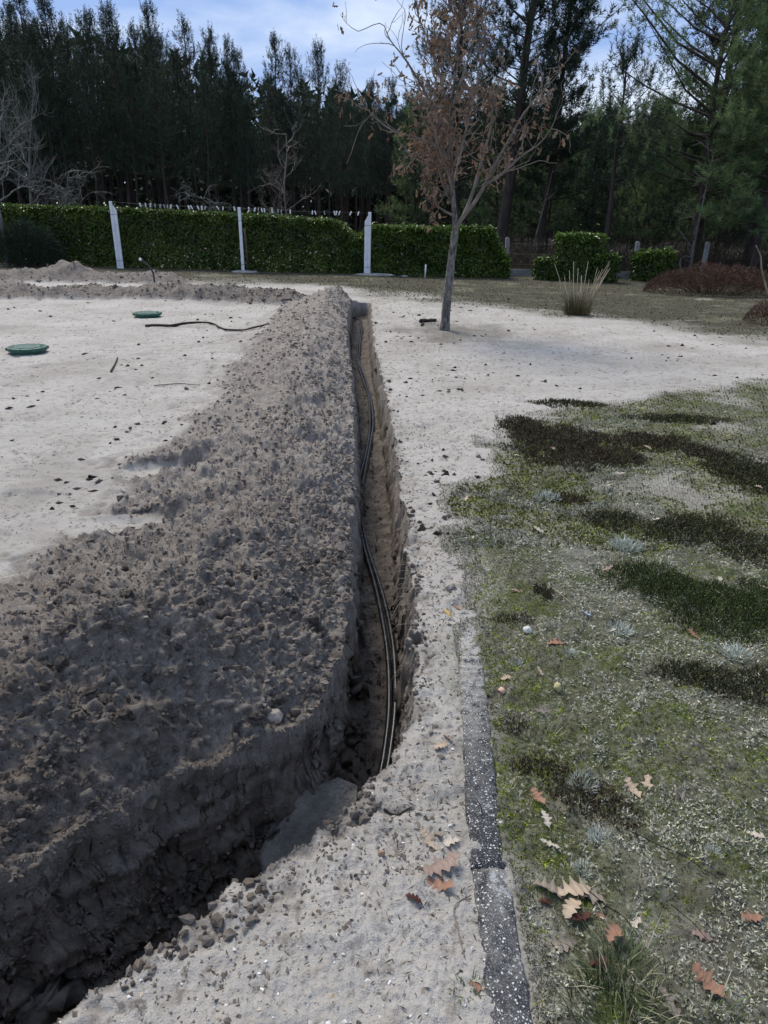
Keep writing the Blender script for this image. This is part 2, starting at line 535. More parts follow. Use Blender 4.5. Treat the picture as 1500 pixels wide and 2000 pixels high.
# rows grow with distance, columns fan out from the trench
ys = [0.45]
while ys[-1] < 31:
    ys.append(ys[-1] + 0.0047 * (max(ys[-1], 1.6) / 1.6) ** 1.36)
ys = np.array([-300.0, -40, -6, -1, 0.1] + ys + [33, 36, 40, 46, 54, 66, 85, 120, 200, 400, 900])
NC = 610
s_ = np.linspace(-1, 1, NC)
tcol = 0.35 * s_ + 0.65 * s_ ** 3
Wy = 1.25 + 0.74 * np.clip(ys, 0.3, None)
Xg = trench_x(np.clip(ys, 2.0, 14.9))[:, None] * (1 - np.abs(tcol))[None] + tcol[None] * Wy[:, None]
off = np.array([4.0, 25, 150, 900])
Xg = np.hstack([-(Wy[:, None] + off[::-1][None]), Xg, Wy[:, None] + off[None]])
Yg = np.repeat(ys[:, None], Xg.shape[1], 1)
d0, fl = trench_field(Xg, Yg)
rag = 0.044 * fbm(Xg, Yg, f=3.6, o=3) - 0.008 + 0.026 * fbm(Xg, Yg, f=15.0, o=3)
bite = -0.10 * sstep(0.22, 0.50, fbm(Xg + 3.3, Yg, f=2.0, o=3)) * (Xg < trench_x(Yg)) - 0.045 * sstep(0.25, 0.5, fbm(Xg - 3.3, Yg, f=2.4, o=3)) * (Xg >= trench_x(Yg))
left_pit = ((Yg - 1.76) * 0.7 - (Xg + 0.24) * 0.7 > 0) * sstep(2.2, 1.9, Yg)
d = d0 + rag + bite + left_pit * (0.11 * fbm(Xg + 2, Yg, f=2.3, o=3) + 0.02)
far_fade = sstep(40, 28, Yg)
base = (0.030 * fbm(Xg, Yg, f=0.45, o=2) + 0.010 * fbm(Xg, Yg, f=2.1, o=2)) * sstep(0.0, 1.5, np.abs(d) + 0.4) * far_fade
base += -0.004 * sstep(0.42, 0.27, Xg) * sstep(3.0, 1.6, Yg) * sstep(0.2, 0.6, Yg)           # sand side lies below the edging
heap = heap_height(Xg, Yg); cheap = cross_heap(Xg, Yg)
top = base + np.maximum(heap, cheap)
soft = sstep(2.0, 1.75, Yg) * sstep(-0.02, 0.06, (Yg - 1.76) * 0.7 - (Xg + 0.24) * 0.7)      # slumped far wall of the near pit
BAND, REAL = 0.085 + 0.10 * soft, 0.050 + 0.12 * soft
wf = np.clip(-d / BAND, 0, 1)                    # 0 at the lip .. 1 at the foot of the wall
inside = d < 0
floor = fl + 0.035 * fbm(Xg, Yg, f=4.0, o=3) + 0.06 * np.clip(1 - np.abs(d + 0.13) / 0.06, 0, 1) * fbm(Xg + 7, Yg, f=2.2, o=2)
zin = top + (floor - top) * (0.93 * wf ** 0.85 + 0.07 * sstep(BAND, BAND + 0.07, -d))
Z = np.where(inside, zin, top)
# squeeze the wall band so the wall stands steep
gy, gx = np.gradient(d, axis=0), np.gradient(d, axis=1)
dYr = np.gradient(Yg, axis=0); dXc = np.gradient(Xg, axis=1); dXr = np.gradient(Xg, axis=0)
ddx = gx / dXc
ddy = (gy - ddx * dXr) / dYr
gl = np.hypot(ddx, ddy) + 1e-6
ddx, ddy = ddx / np.maximum(gl, 0.6), ddy / np.maximum(gl, 0.6)
dn = np.where(d > -BAND, d * REAL / BAND, -REAL + (d + BAND) * np.where(soft > 0.05, 1.0, 1.6))
move = np.where(inside & (d > -0.2), np.clip(dn - d, -0.02, 0.06), 0) * (Yg > 0.3) * (Yg < 16)
px_, py_ = Xg + ddx * move, Yg + ddy * move
P = np.stack([px_, py_, Z], -1)
# zones
spoil_h = np.maximum(heap, cheap)
edge_n = 0.02 * fbm(Xg, Yg, f=6, o=3)
z_spoil = np.maximum(sstep(0.012, 0.05, spoil_h + edge_n), sstep(0.03, -0.01, d + 0.3 * rag))
smear = sstep(-.012, .03, heap_height(Xg * .90 + .10 * trench_x(np.clip(Yg, 2, 14.9)), Yg) - .02) * sstep(-.05, .25, fbm(Xg + 12, Yg, f=5, o=4))
z_spoil = np.maximum(z_spoil, .75 * smear)
pitside = sstep(0.45, 0.30, d) * sstep(2.9, 2.5, Yg) * ((Yg - 1.76) * 0.7 - (Xg + 0.24) * 0.7 > 0) * (Xg < trench_x(np.clip(Yg, 2.0, 14)) + 0.02)
z_spoil = np.maximum(z_spoil, pitside)
crumb_lip = sstep(0.16, 0.0, d + 0.10 * fbm(Xg, Yg, f=9, o=3)) * 0.75
z_spoil = np.maximum(z_spoil, crumb_lip * sstep(-0.15, 0.35, fbm(Xg + 5, Yg, f=7, o=3)))
bx = np.interp(Yg, [0, 1.3, 1.9, 2.3, 2.7, 3.2, 3.9, 4.6, 5.8, 7.1, 8.1, 9.5], [.37, .37, .36, .34, .36, .40, .47, .66, 1.10, 2.6, 4.4, 9.0])
z_moss = sstep(-0.10, 0.16, (Xg - bx) / (0.45 + 0.22 * np.clip(Yg, 0, 8)) + 0.34 * fbm(Xg, Yg, f=1.8, o=4))
bare = sstep(.10, .42, fbm(Xg + 21, Yg, f=1.25, o=4)) * sstep(.42, .75, Xg)
z_moss = z_moss * (1 - .65 * bare)
far_g = sstep(15.6, 18.6, Yg + 1.0 * np.clip(Xg, -2, 9) + 1.9 * fbm(Xg, Yg, f=0.6, o=4))
z_moss = np.maximum(z_moss * (Yg < 12), far_g * sstep(-0.35, 0.1, fbm(Xg, Yg * 1.8, f=0.9, o=4) + 0.25))
z_lit = sstep(-0.10, 0.30, 1.3 * fbm(Xg + 31, Yg * 1.6, f=0.9, o=5) + 0.45 * (far_g - 0.62)) * far_g * .95
z_lit = np.maximum(np.maximum(z_lit, .88 * far_g * sstep(-.35, .15, fbm(Xg + 3, Yg * 1.7, f=.7, o=4))), sstep(22.2, 23.4, Yg))
oakd = np.hypot(Xg - 1.05, (Yg - 11.3) * 0.8)
z_lit = np.maximum(z_lit, 0.6 * sstep(1.3, 0.2, oakd + 0.8 * fbm(Xg, Yg, f=2.0, o=3)))
z_dark = np.clip(np.maximum(sstep(4.6, 2.6, Yg + 1.0 * fbm(Xg, Yg, f=1.5, o=3)) * 0.34 + 0.36 * sstep(2.10, 1.70, Yg + 0.4 * fbm(Xg, Yg, f=2.5, o=3)), sstep(-0.01, -0.08, d) * (0.95 + 0.05 * sstep(3.0, 2.0, Yg))), 0, 1)  # dug soil gets its darker tone on the near heap and inside the trench
z_dark = np.clip(z_dark + 0.22 * fbm(Xg, Yg, f=3.5, o=4) * (z_spoil > 0.5), 0, 1)
z_dark = np.maximum(z_dark, .6 * sstep(.03, .1, cheap) * (heap < .02))
# relief pushed out along the surface normal
du = np.gradient(P, axis=1); dv = np.gradient(P, axis=0)
N = np.cross(du, dv); N /= np.linalg.norm(N, axis=2)[..., None] + 1e-12
qx, qy, qz = P[..., 0], P[..., 1], P[..., 2]
near_f = sstep(9.0, 3.0, Yg)
fine, mid_f = sstep(7.0, 2.6, Yg), sstep(9.0, 4.0, Yg)
lump = 0.055 * fbm(qx, qy, qz, f=4.2, o=3) + 0.055 * (clods(qx + qz * .4 + 2, qy - qz * .4, 0.19, .6) - 0.2) + 0.040 * (clods(qx + qz * .7, qy - qz * .6, 0.085) - 0.25) + mid_f * 0.042 * (clods(qx - qz * .5 + 4, qy + qz * .8, 0.034) - 0.25) \
    + 0.022 * fbm(qx, qy, qz, f=22, o=3) + near_f * 0.026 * (clods(qx + qz + 9, qy - qz, 0.017) - 0.25) + fine * 0.010 * fbm(qx, qy, qz, f=95, o=2)
smooth_patch = sstep(0.20, 0.45, fbm(qx + 17, qy, qz, f=2.4, o=2))
lump *= 1 - 0.6 * smooth_patch
wallz = np.where(inside, sstep(0.02, 0.25, wf) * sstep(1.01, 0.9, wf), 0)
softr = np.maximum(soft, .55 * sstep(3.4, 2.4, Yg) * (Xg < trench_x(np.clip(Yg, 2.0, 14))))
lip_fade = 0.25 + 0.75 * sstep(0.0, 0.06, d)
lip_rel = 0.022 * fbm(qx, qy, qz, f=13, o=4)
wall_rel = 0.030 * fbm(qx * 2.0, qy * 2.0, qz * 0.35, f=9, o=3) + 0.028 * fbm(qx, qy, qz, f=10, o=3) + 0.007 * fbm(qx, qy, qz, f=45, o=2)
trod = sstep(3.4, 2.2, Yg)
flat_rel = trod * (0.020 * fbm(qx, qy, f=7, o=3) + 0.010 * (clods(qx, qy, .05, .45) - .1) + 0.006 * fbm(qx, qy, f=55, o=2)) + 0.018 * fbm(qx, qy * 1.0, f=5.0, o=3) + 0.0035 * fbm(qx, qy, f=30, o=3) - 0.020 * sstep(0.22, 0.45, fbm(qx + 40, qy, f=3.4, o=2))
moss_rel = 0.016 * fbm(qx, qy, f=12, o=3) + 0.020 * (clods(qx, qy, .07) - .3) + 0.010 * (clods(qx + 3, qy, .028) - .3) + 0.012 * fbm(qx, qy, f=3, o=2)
floor_rel = 0.030 * fbm(qx, qy, qz, f=8, o=4) + 0.035 * (clods(qx, qy, 0.06, 0.6) - 0.15) + near_f * .018 * (clods(qx + 3, qy, .024, .7) - .15)
a_sp = z_spoil * np.where(inside, 0, 1)
disp = (lump * lip_fade + lip_rel * (1 - lip_fade)) * a_sp + (1 - a_sp) * np.where(inside, (wall_rel * (1 - 0.75 * softr) + (0.13 * fbm(qx, qy, qz, f=4.5, o=4) + 0.075 * (clods((qx - qy) * .7, qz + 5, .12) - .3) + 0.05 * (clods((qx - qy) * .7 + 3, qz + 9, .05) - .3) + near_f * .03 * (clods((qx - qy) * .7, qz + 3, .02) - .3)) * softr) * wallz + floor_rel * (1 - wallz), flat_rel * (1 - z_moss) + moss_rel * z_moss)
P += N * (disp * far_fade * (np.abs(Xg) < 40))[..., None]
nr, nc = Xg.shape
idx = np.arange(nr * nc).reshape(nr, nc)
quads = np.stack([idx[:-1, :-1], idx[:-1, 1:], idx[1:, 1:], idx[1:, :-1]], -1).reshape(-1, 4)


def cellmax(a):
    return np.maximum(np.maximum(a[:-1, :-1], a[:-1, 1:]), np.maximum(a[1:, 1:], a[1:, :-1])).ravel()


is_tr = cellmax(-d) > 0.004
is_heap = ((cellmax(sstep(0.012, 0.05, heap + edge_n)) > 0.5) | (cellmax(pitside) > 0.5)) & ~is_tr
is_bank = (cellmax(sstep(0.02, 0.06, cheap + edge_n)) > 0.5) & ~is_tr & ~is_heap
zone = np.stack([z_spoil, z_moss, z_lit, z_dark], -1).reshape(-1, 4)


def sub_mesh(name, mask):
    f = quads[mask]
    u, inv = np.unique(f, return_inverse=True)
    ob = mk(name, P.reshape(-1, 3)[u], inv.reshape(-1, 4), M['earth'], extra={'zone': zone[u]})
    # normals of the whole sheet, so that no seam shows where the pieces meet
    return ob


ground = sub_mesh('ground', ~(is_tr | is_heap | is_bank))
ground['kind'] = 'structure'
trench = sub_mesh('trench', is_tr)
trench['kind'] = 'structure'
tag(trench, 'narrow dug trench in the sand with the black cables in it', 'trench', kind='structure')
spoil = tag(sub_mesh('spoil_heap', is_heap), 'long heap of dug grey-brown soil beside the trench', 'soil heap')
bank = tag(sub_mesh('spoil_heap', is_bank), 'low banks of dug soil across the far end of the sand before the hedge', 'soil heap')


def gz(x, y):
    r = int(np.clip(np.searchsorted(ys, y), 1, nr - 1))
    if abs(ys[r - 1] - y) < abs(ys[r] - y): r -= 1
    c = int(np.argmin(np.abs(P[r, :, 0] - x)))
    return float(P[r, c, 2])


Pv, Nv = P.reshape(-1, 3), N.reshape(-1, 3)
dflat, zsf, zmf = d.ravel(), z_spoil.ravel(), z_moss.ravel()
view = (np.abs(Pv[:, 0]) < 0.62 * Pv[:, 1] + 0.25) & (Pv[:, 1] > 0.75)

# ------------------------------------------------------------------ shared shapes
def ico():
    p = (1 + 5 ** 0.5) / 2
    V = np.array([(-1, p, 0), (1, p, 0), (-1, -p, 0), (1, -p, 0), (0, -1, p), (0, 1, p), (0, -1, -p), (0, 1, -p), (p, 0, -1), (p, 0, 1), (-p, 0, -1), (-p, 0, 1)]) / math.hypot(1, p)
    T = np.array([(0, 11, 5), (0, 5, 1), (0, 1, 7), (0, 7, 10), (0, 10, 11), (1, 5, 9), (5, 11, 4), (11, 10, 2), (10, 7, 6), (7, 1, 8), (3, 9, 4), (3, 4, 2), (3, 2, 6), (3, 6, 8), (3, 8, 9), (4, 9, 5), (2, 4, 11), (6, 2, 10), (8, 6, 7), (9, 8, 1)])
    return V, T


ICO_V, ICO_T = ico()


def subdiv(V, T):
    V = list(map(tuple, V)); cache = {}; out = []

    def mid(a, b):
        k = (min(a, b), max(a, b))
        if k not in cache:
            m = (np.array(V[a]) + np.array(V[b])) / 2
            V.append(tuple(m / np.linalg.norm(m))); cache[k] = len(V) - 1
        return cache[k]
    for a, b, c in T:
        x, y, z = mid(a, b), mid(b, c), mid(c, a)
        out += [(a, x, z), (b, y, x), (c, z, y), (x, y, z)]
    return np.array(V), np.array(out)


ICO2_V, ICO2_T = subdiv(ICO_V, ICO_T)
ICO3_V, ICO3_T = subdiv(ICO2_V, ICO2_T)


def unit(a):
    return a / (np.linalg.norm(a, axis=-1, keepdims=True) + 1e-9)


def lumps(name, C, S, col, mat, flat=0.75):
    """many small irregular lumps in one mesh"""
    n = len(C)
    O = np.array([(1, 0, 0), (0, 1, 0), (-1, 0, 0), (0, -1, 0), (0, 0, 1), (0, 0, -1)], float)
    OT = np.array([(0, 1, 4), (1, 2, 4), (2, 3, 4), (3, 0, 4), (1, 0, 5), (2, 1, 5), (3, 2, 5), (0, 3, 5)])
    V = O[None] * (1.15 + 0.25 * rng.normal(size=(n, 6, 1))) + 0.28 * rng.normal(size=(n, 6, 3))
    sc = S[:, None] * np.stack([rng.uniform(.7, 1.3, n), rng.uniform(.7, 1.3, n), rng.uniform(.5, 1.0, n) * flat], -1)
    a = rng.uniform(0, 6.28, n); ca, sa = np.cos(a), np.sin(a)
    V = V * sc[:, None]
    V = np.stack([V[..., 0] * ca[:, None] - V[..., 1] * sa[:, None], V[..., 0] * sa[:, None] + V[..., 1] * ca[:, None], V[..., 2]], -1) + C[:, None]
    T = OT[None] + (np.arange(n) * 6)[:, None, None]
    return mk(name, V.reshape(-1, 3), T.reshape(-1, 3), mat, None, False, np.repeat(col, 6, 0))


def blades(C, D, L, W, col, bend=0.3):
    """one-triangle blades: returns V, T, colours"""
    n = len(C)
    D = unit(D)
    side = unit(np.cross(D, rng.normal(size=(n, 3)))) * (W * 0.5)[:, None]
    V = np.stack([C - side, C + side, C + D * L[:, None]], 1).reshape(-1, 3)
    return V, np.arange(n * 3).reshape(-1, 3), np.repeat(col, 3, 0)


def leaf_quads(C, D, Nn, L, W, col, fold=0.25):
    """folded two-triangle leaves"""
    D = unit(D); S = unit(np.cross(D, Nn)); Nn = unit(np.cross(S, D))
    L, W = L[:, None], W[:, None]
    m = C + D * L * 0.5
    V = np.stack([C, m - S * W * .5 + Nn * W * fold, C + D * L, m + S * W * .5 + Nn * W * fold], 1).reshape(-1, 3)
    i = np.arange(len(C))[:, None] * 4
    T = np.concatenate([i + np.array([[0, 2, 1]]), i + np.array([[0, 3, 2]])], 0)
    return V, T, np.repeat(col, 4, 0)


def sample(mask, n):
    ids = np.flatnonzero(mask)
    return rng.choice(ids, size=min(n, len(ids)), replace=len(ids) < n)


def pal(n, cols, jit=0.15):
    cols = np.asarray(cols, float)
    c = cols[rng.integers(0, len(cols), n)]
    return np.clip(c * (1 + jit * rng.normal(size=(n, 1))), 0.003, 1)


# ------------------------------------------------------------------ crumbs and clods on the dug soil
heap_v = ((sstep(0.012, 0.05, np.maximum(heap, cheap) + edge_n).ravel() > 0.3) & (dflat > 0.0)) | ((pitside.ravel() > .5) & (dflat > 0)) | ((soft.ravel() > .5) & (dflat > -.17))
spf = smooth_patch.ravel()
ids = sample(heap_v & view & (Pv[:, 1] < 15.5) & (rng.random(len(dflat)) > .85 * spf) & (rng.random(len(dflat)) < .35 + .65 * sstep(-.1, .3, fbm(Pv[:, 0] - 6, Pv[:, 1], f=1.8, o=3))), 20000)
C = Pv[ids]; S = rng.lognormal(math.log(0.0033), 0.5, len(ids)) * (1 + 0.13 * C[:, 1])
tint = np.where((z_dark.ravel()[ids] > 0.45)[:, None], 0.95, 1.55) * pal(len(ids), [(1, .98, .95), (1.12, 1.1, 1.08), (.8, .78, .75), (1.0, .93, .85)], 0.18)
S = np.minimum(S, .009 * (1 + .12 * C[:, 1]))
o = lumps('soil_crumbs', C + Nv[ids] * (S * 0.3)[:, None], S, tint, M['crumb'])
tag(o, 'loose crumbs of dug soil strewn over the heap', 'soil crumbs', kind='stuff')
ids = sample(heap_v & view & (Pv[:, 1] < 13) & (spf < .5) & (fbm(Pv[:, 0] + 6, Pv[:, 1], f=2.2, o=2) > -.05), 1100)
C = Pv[ids]; n = len(ids); S = np.clip(rng.lognormal(math.log(0.0085), 0.5, n), .005, .026) * (1 + .06 * C[:, 1])
V = ICO_V[None] * (1 + .20 * rng.normal(size=(n, 12, 1))) * (S[:, None] * rng.uniform(.65, 1.35, (n, 3)))[:, None]
V = V + (C - Nv[ids] * (S * .15)[:, None])[:, None]
tint = np.where((z_dark.ravel()[ids] > 0.45)[:, None], 1.0, 1.5) * pal(n, [(1, .97, .92), (1.25, 1.2, 1.12), (.8, .77, .73)], 0.15)
o = mk('soil_lumps', V.reshape(-1, 3), (ICO_T[None] + (np.arange(n) * 12)[:, None, None]).reshape(-1, 3), M['crumb'], None, False, np.repeat(tint, 12, 0))
tag(o, 'larger loose lumps of dug soil lying over the heap', 'soil lumps', kind='stuff')
ids = sample(view & (Pv[:, 1] < 6) & (dflat < 0.28) & ((dflat < -.05) | (rng.random(len(dflat)) < .35)) & (~heap_v), 4200)
C = Pv[ids]; S = rng.lognormal(math.log(0.0034), 0.5, len(ids)) * (1 + 0.12 * C[:, 1])
S = np.minimum(S, .0055 * (1 + .15 * C[:, 1]))
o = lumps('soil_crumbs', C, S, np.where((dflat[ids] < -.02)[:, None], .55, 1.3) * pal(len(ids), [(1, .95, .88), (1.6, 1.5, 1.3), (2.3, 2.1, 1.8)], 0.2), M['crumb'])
tag(o, 'small crumbs fallen along the lips and floor of the trench', 'soil crumbs', kind='stuff')


def blob_mesh(name, sub, rough, seed, mat):
    V, T = (ICO2_V, ICO2_T) if sub == 2 else (ICO3_V, ICO3_T)
    n = fbm(V[:, 0] + seed, V[:, 1], V[:, 2], f=1.3, o=4, g=.62) * rough * 2.2
    ob = mk(name, V * (1 + n[:, None]), T, mat)
    me = ob.data; bpy.data.objects.remove(ob)
    return me


ids = sample(view & (Pv[:, 1] < 12) & (dflat > -.03) & (dflat < .06) & (fbm(Pv[:, 0], Pv[:, 1], f=3, o=2) > .0), 800)
C = Pv[ids]; n = len(ids); S = np.clip(rng.lognormal(math.log(0.006), 0.45, n), .003, .015) * (1 + .08 * C[:, 1])
V = ICO_V[None] * (1 + .22 * rng.normal(size=(n, 12, 1))) * (S[:, None] * rng.uniform(.65, 1.35, (n, 3)))[:, None] + C[:, None]
tint = pal(n, [(1.5, 1.42, 1.3), (2.0, 1.9, 1.72), (2.5, 2.36, 2.15), (1.1, 1.04, .96)], 0.15)
o = mk('soil_lumps', V.reshape(-1, 3), (ICO_T[None] + (np.arange(n) * 12)[:, None, None]).reshape(-1, 3), M['crumb'], None, False, np.repeat(tint, 12, 0))
tag(o, 'crumbled lumps along both lips of the trench', 'soil lumps', kind='stuff')
ids = sample((cheap.ravel() > .04) & (np.abs(Pv[:, 0]) < .62 * Pv[:, 1] + .5) & (dflat > .1), 2600)
C = Pv[ids] + rng.normal(size=(len(ids), 3)) * np.array([.05, .05, .0]); S = np.clip(rng.lognormal(math.log(.016), .4, len(ids)), .008, .045)
o = lumps('soil_lumps', C, S, 1.25 * pal(len(ids), [(1, .96, .9), (1.2, 1.15, 1.06), (.9, .86, .8)], .12), M['crumb'])
tag(o, 'loose lumps of soil on the low banks before the hedge', 'soil lumps', kind='stuff')
M['clod'] = simple('clod', (0.08, 0.067, 0.056), (0.22, 0.193, 0.168), 1.6, 0.95, 0.9, 0.15, detail=8)
clod_me = [blob_mesh('clod', 3, 0.55, 5.1 * k, M['clod']) for k in range(5)]
ids = sample(heap_v & view & (Pv[:, 1] < 2.9) & (Pv[:, 1] > 1.1), 80)
for k, i in enumerate(ids):
    c = bpy.data.objects.new('clod', clod_me[k % 5]); COL.objects.link(c)
    s = rng.uniform(0.008, 0.021)
    c.location = Pv[i] + Nv[i] * s * 0.3
    c.scale = (s * rng.uniform(.9, 1.5), s, s * rng.uniform(.6, .9)); c.rotation_euler = tuple(rng.uniform(0, 3, 3))
    c.parent = spoil

# ------------------------------------------------------------------ things in the trench
CABLE = [(-0.80, 14.75), (-0.64, 14.6), (-0.53, 13.9), (-0.486, 12.77), (-0.458, 11.23), (-0.414, 10.2), (-0.286, 9.02), (-0.195, 8.07), (-0.16, 7.39), (-0.142, 6.71),
         (-0.156, 6.14), (-0.18, 5.52), (-0.188, 5.11), (-0.182, 4.84), (-0.16, 4.47), (-0.102, 4.0), (-0.034, 3.6), (0.019, 3.21), (0.05, 2.89), (0.058, 2.65), (0.055, 2.47), (0.042, 2.31), (0.022, 2.15), (-0.0, 2.05)]


def spline(pts, n):
    P_ = np.asarray(pts, float)
    t = np.concatenate([[0], np.cumsum(np.linalg.norm(np.diff(P_, axis=0), axis=1))])
    tt = np.linspace(0, t[-1], n)
    m = np.gradient(P_, t, axis=0)
    i = np.clip(np.searchsorted(t, tt) - 1, 0, len(t) - 2)
    h = t[i + 1] - t[i]; u = ((tt - t[i]) / h)[:, None]; h = h[:, None]
    return (2 * u ** 3 - 3 * u ** 2 + 1) * P_[i] + (u ** 3 - 2 * u ** 2 + u) * h * m[i] + (-2 * u ** 3 + 3 * u ** 2) * P_[i + 1] + (u ** 3 - u ** 2) * h * m[i + 1]


cpath = spline(CABLE, 260)
cz = np.interp(cpath[:, 1], TR[::-1][5:, 1], TR[::-1][5:, 3])
cz = np.array([max(a, gz(x, y)) if gz(x, y) < a + 0.09 else a for a, (x, y) in zip(cz, cpath)])
ker = np.hanning(25); ker /= ker.sum()
cz = np.convolve(np.pad(cz, 12, mode='edge'), ker, 'valid') + 0.030
tang = np.gradient(cpath, axis=0); tang /= np.linalg.norm(tang, axis=1)[:, None]
nrm2 = np.stack([-tang[:, 1], tang[:, 0]], -1)
for k, (o_, lab) in enumerate(((-0.0135, 'black cable lying on the left of the pair in the trench'), (0.0140, 'black cable lying on the right of the pair in the trench'))):
    wob = 0.003 * np.sin(np.linspace(0, 40, 260) + k * 2)
    pts = np.column_stack([cpath + nrm2 * -(o_ + wob)[:, None], cz + 0.003 * np.sin(np.linspace(0, 23, 260) + k)])
    gC = Geo(); gC.tube(pts, 0.0130, 10)
    tag(gC.build('cable', M['cable'], color=False), lab, 'cable', 'cables in the trench')
i = int(np.argmin(np.abs(cpath[:, 1] - 4.84)))
gT = Geo()
for q in (-1, 0, 1):
    ring = [(cpath[i, 0] + math.cos(a) * 0.030, cpath[i, 1] + q * 0.006, cz[i] + math.sin(a) * 0.0165) for a in np.linspace(0, 2 * math.pi, 17)]
    gT.tube(ring, 0.0032, 5, cap=False)
tag(gT.build('cable_tie', M['cable'], color=False), 'black tie wrapped round both cables halfway along the trench', 'cable tie')


def slab_mesh():
    pts = np.array([(-0.185, -0.03), (-0.15, -0.075), (-0.02, -0.10), (0.12, -0.085), (0.185, -0.02), (0.165, 0.045), (0.05, 0.085), (-0.09, 0.07), (-0.16, 0.03)])
    n = len(pts); g_ = Geo(); rings = []
    for z_, sc in ((-0.034, 0.93), (-0.02, 1.0), (0.018, 1.0), (0.032, 0.94), (0.036, 0.72), (0.037, 0.4)):
        q = pts * sc + rng.normal(size=pts.shape) * 0.004
        rings.append(np.column_stack([q, np.full(n, z_) + rng.normal(size=n) * 0.006]))
    V = np.vstack(rings + [np.array([[0, 0, -0.034], [0, 0, 0.038]])])
    Q = [(r * n + k, r * n + (k + 1) % n, (r + 1) * n + (k + 1) % n, (r + 1) * n + k) for r in range(5) for k in range(n)]
    T = [((k + 1) % n, k, 6 * n) for k in range(n)] + [(5 * n + k, 5 * n + (k + 1) % n, 6 * n + 1) for k in range(n)]
    g_.add(V, T, Q)
    return g_


slab = slab_mesh().build('stone_slab', M['slab'], color=False, smooth=False)
slab.location = (-0.235, 1.85, -0.355)
slab.rotation_euler = (R(16), R(-13), R(46))
slab.scale = (1.18, 1.1, 1.2)
tag(slab, 'flat grey stone slab tilted in the bend of the trench', 'stone')

stone_me = blob_mesh('stone', 3, 0.34, 3.3, M['pale_stone'])


def stone(x, y, s, label, squash=(1, 1, .85), mat=None, z=None, group=None):
    o = bpy.data.objects.new('stone', stone_me); COL.objects.link(o)
    o.location = (x, y, (gz(x, y) if z is None else z) + s * squash[2] * 0.55)
    o.scale = tuple(s * q for q in squash); o.rotation_euler = (0.3, 0.2, x * 31 % 6)
    if mat:
        o.data = stone_me.copy(); o.data.materials[0] = mat
    return tag(o, label, 'stone', group)


stone(-0.36, 1.985, 0.028, 'pale round stone resting on the dark soil heap above the bend')
stone(0.316, 2.95, 0.021, 'pale oval pebble on the sand at the right lip of the trench', (1.3, .9, .8))
stone(0.617, 2.587, 0.020, 'white knobbly pebble in bright moss beside a small dark heather tuft', (1.3, .9, .7), simple('white_pebble', (.42, .42, .37), (.58, .58, .53), 5, 0.8, 0.3))
stone(0.655, 2.179, 0.017, 'small yellow gall or pebble lying on the moss', (.9, .8, 1), simple('yellow_pebble', (.34, .30, .13), (.44, .40, .2), 5, 0.7, 0))
stone(0.447, 2.16, 0.014, 'small pinkish pebble beside the curled oak leaf near the edging', (1.2, .9, .8), simple('pink_pebble', (.42, .27, .19), (.55, .36, .27), 5, 0.7, 0))
stone(0.015, 1.43, 0.010, 'small tan pebble on the sand lip below the slab', (1, .8, 1), simple('tan_pebble', (.25, .16, .10), (.34, .23, .15), 5, 0.8, 0))

# ------------------------------------------------------------------ concrete edging strip
edge_root = empty('garden_edging', (0.3, 1.4, 0)); edge_root['kind'] = 'structure'
tag(edge_root, 'narrow dark pebbled concrete edging between sand and moss', 'edging', kind='structure')


def edging_stone(y0, y1, sand0, sand1, dx=0.0, dz=0.0):
    n = 26
    yy = np.linspace(y0 + 0.0012, y1 - 0.0012, n)
    xl = np.interp(yy, [0.3, 1.0, 1.4, 1.8, 2.6], [.238, .246, .252, .273, .318]) + dx
    xl = xl + 0.004 * fbm(yy, yy * 0 + 3, f=16, o=3)
    w = 0.098 + 0.007 * fbm(yy, yy * 0, f=18, o=3)
    prof = [(0, -0.12), (0, -0.006), (0.004, 0.004), (0.012, 0.008), (0.03, 0.009), (0.05, 0.010), (0.07, 0.009), (0.088, 0.007), (0.096, 0.002), (0.099, -0.008), (0.099, -0.12)]
    V = np.array([[(xl[i] + p[0] * w[i] / 0.098 - 0.3 + 0.0015 * rng.normal(), yy[i] - 1.4, p[1] + dz + 0.0012 * rng.normal()) for p in prof] for i in range(n)])
    m = len(prof); V = V.reshape(-1, 3)
    Q = [(i * m + k, i * m + k + 1, (i + 1) * m + k + 1, (i + 1) * m + k) for i in range(n - 1) for k in range(m - 1)]
    T = [(0, k + 1, k) for k in range(1, m - 1)] + [((n - 1) * m, (n - 1) * m + k, (n - 1) * m + k + 1) for k in range(1, m - 1)]
    sand = 1 - np.repeat(np.linspace(sand0, sand1, n), m)
    mk('edging_stone', V, [np.array(T), np.array(Q)], M['edging'], edge_root, True, np.repeat(sand[:, None], 3, 1))


edging_stone(0.30, 0.885, .1, .1, 0.0, -.001)
edging_stone(0.885, 1.385, .1, .3, 0.003, 0.000)
edging_stone(1.385, 1.885, .0, .25, -0.001, -0.001)
edging_stone(1.885, 2.385, .35, .8, 0.0, -0.004)
edging_stone(2.385, 2.75, .85, 1.0, 0.002, -0.010)

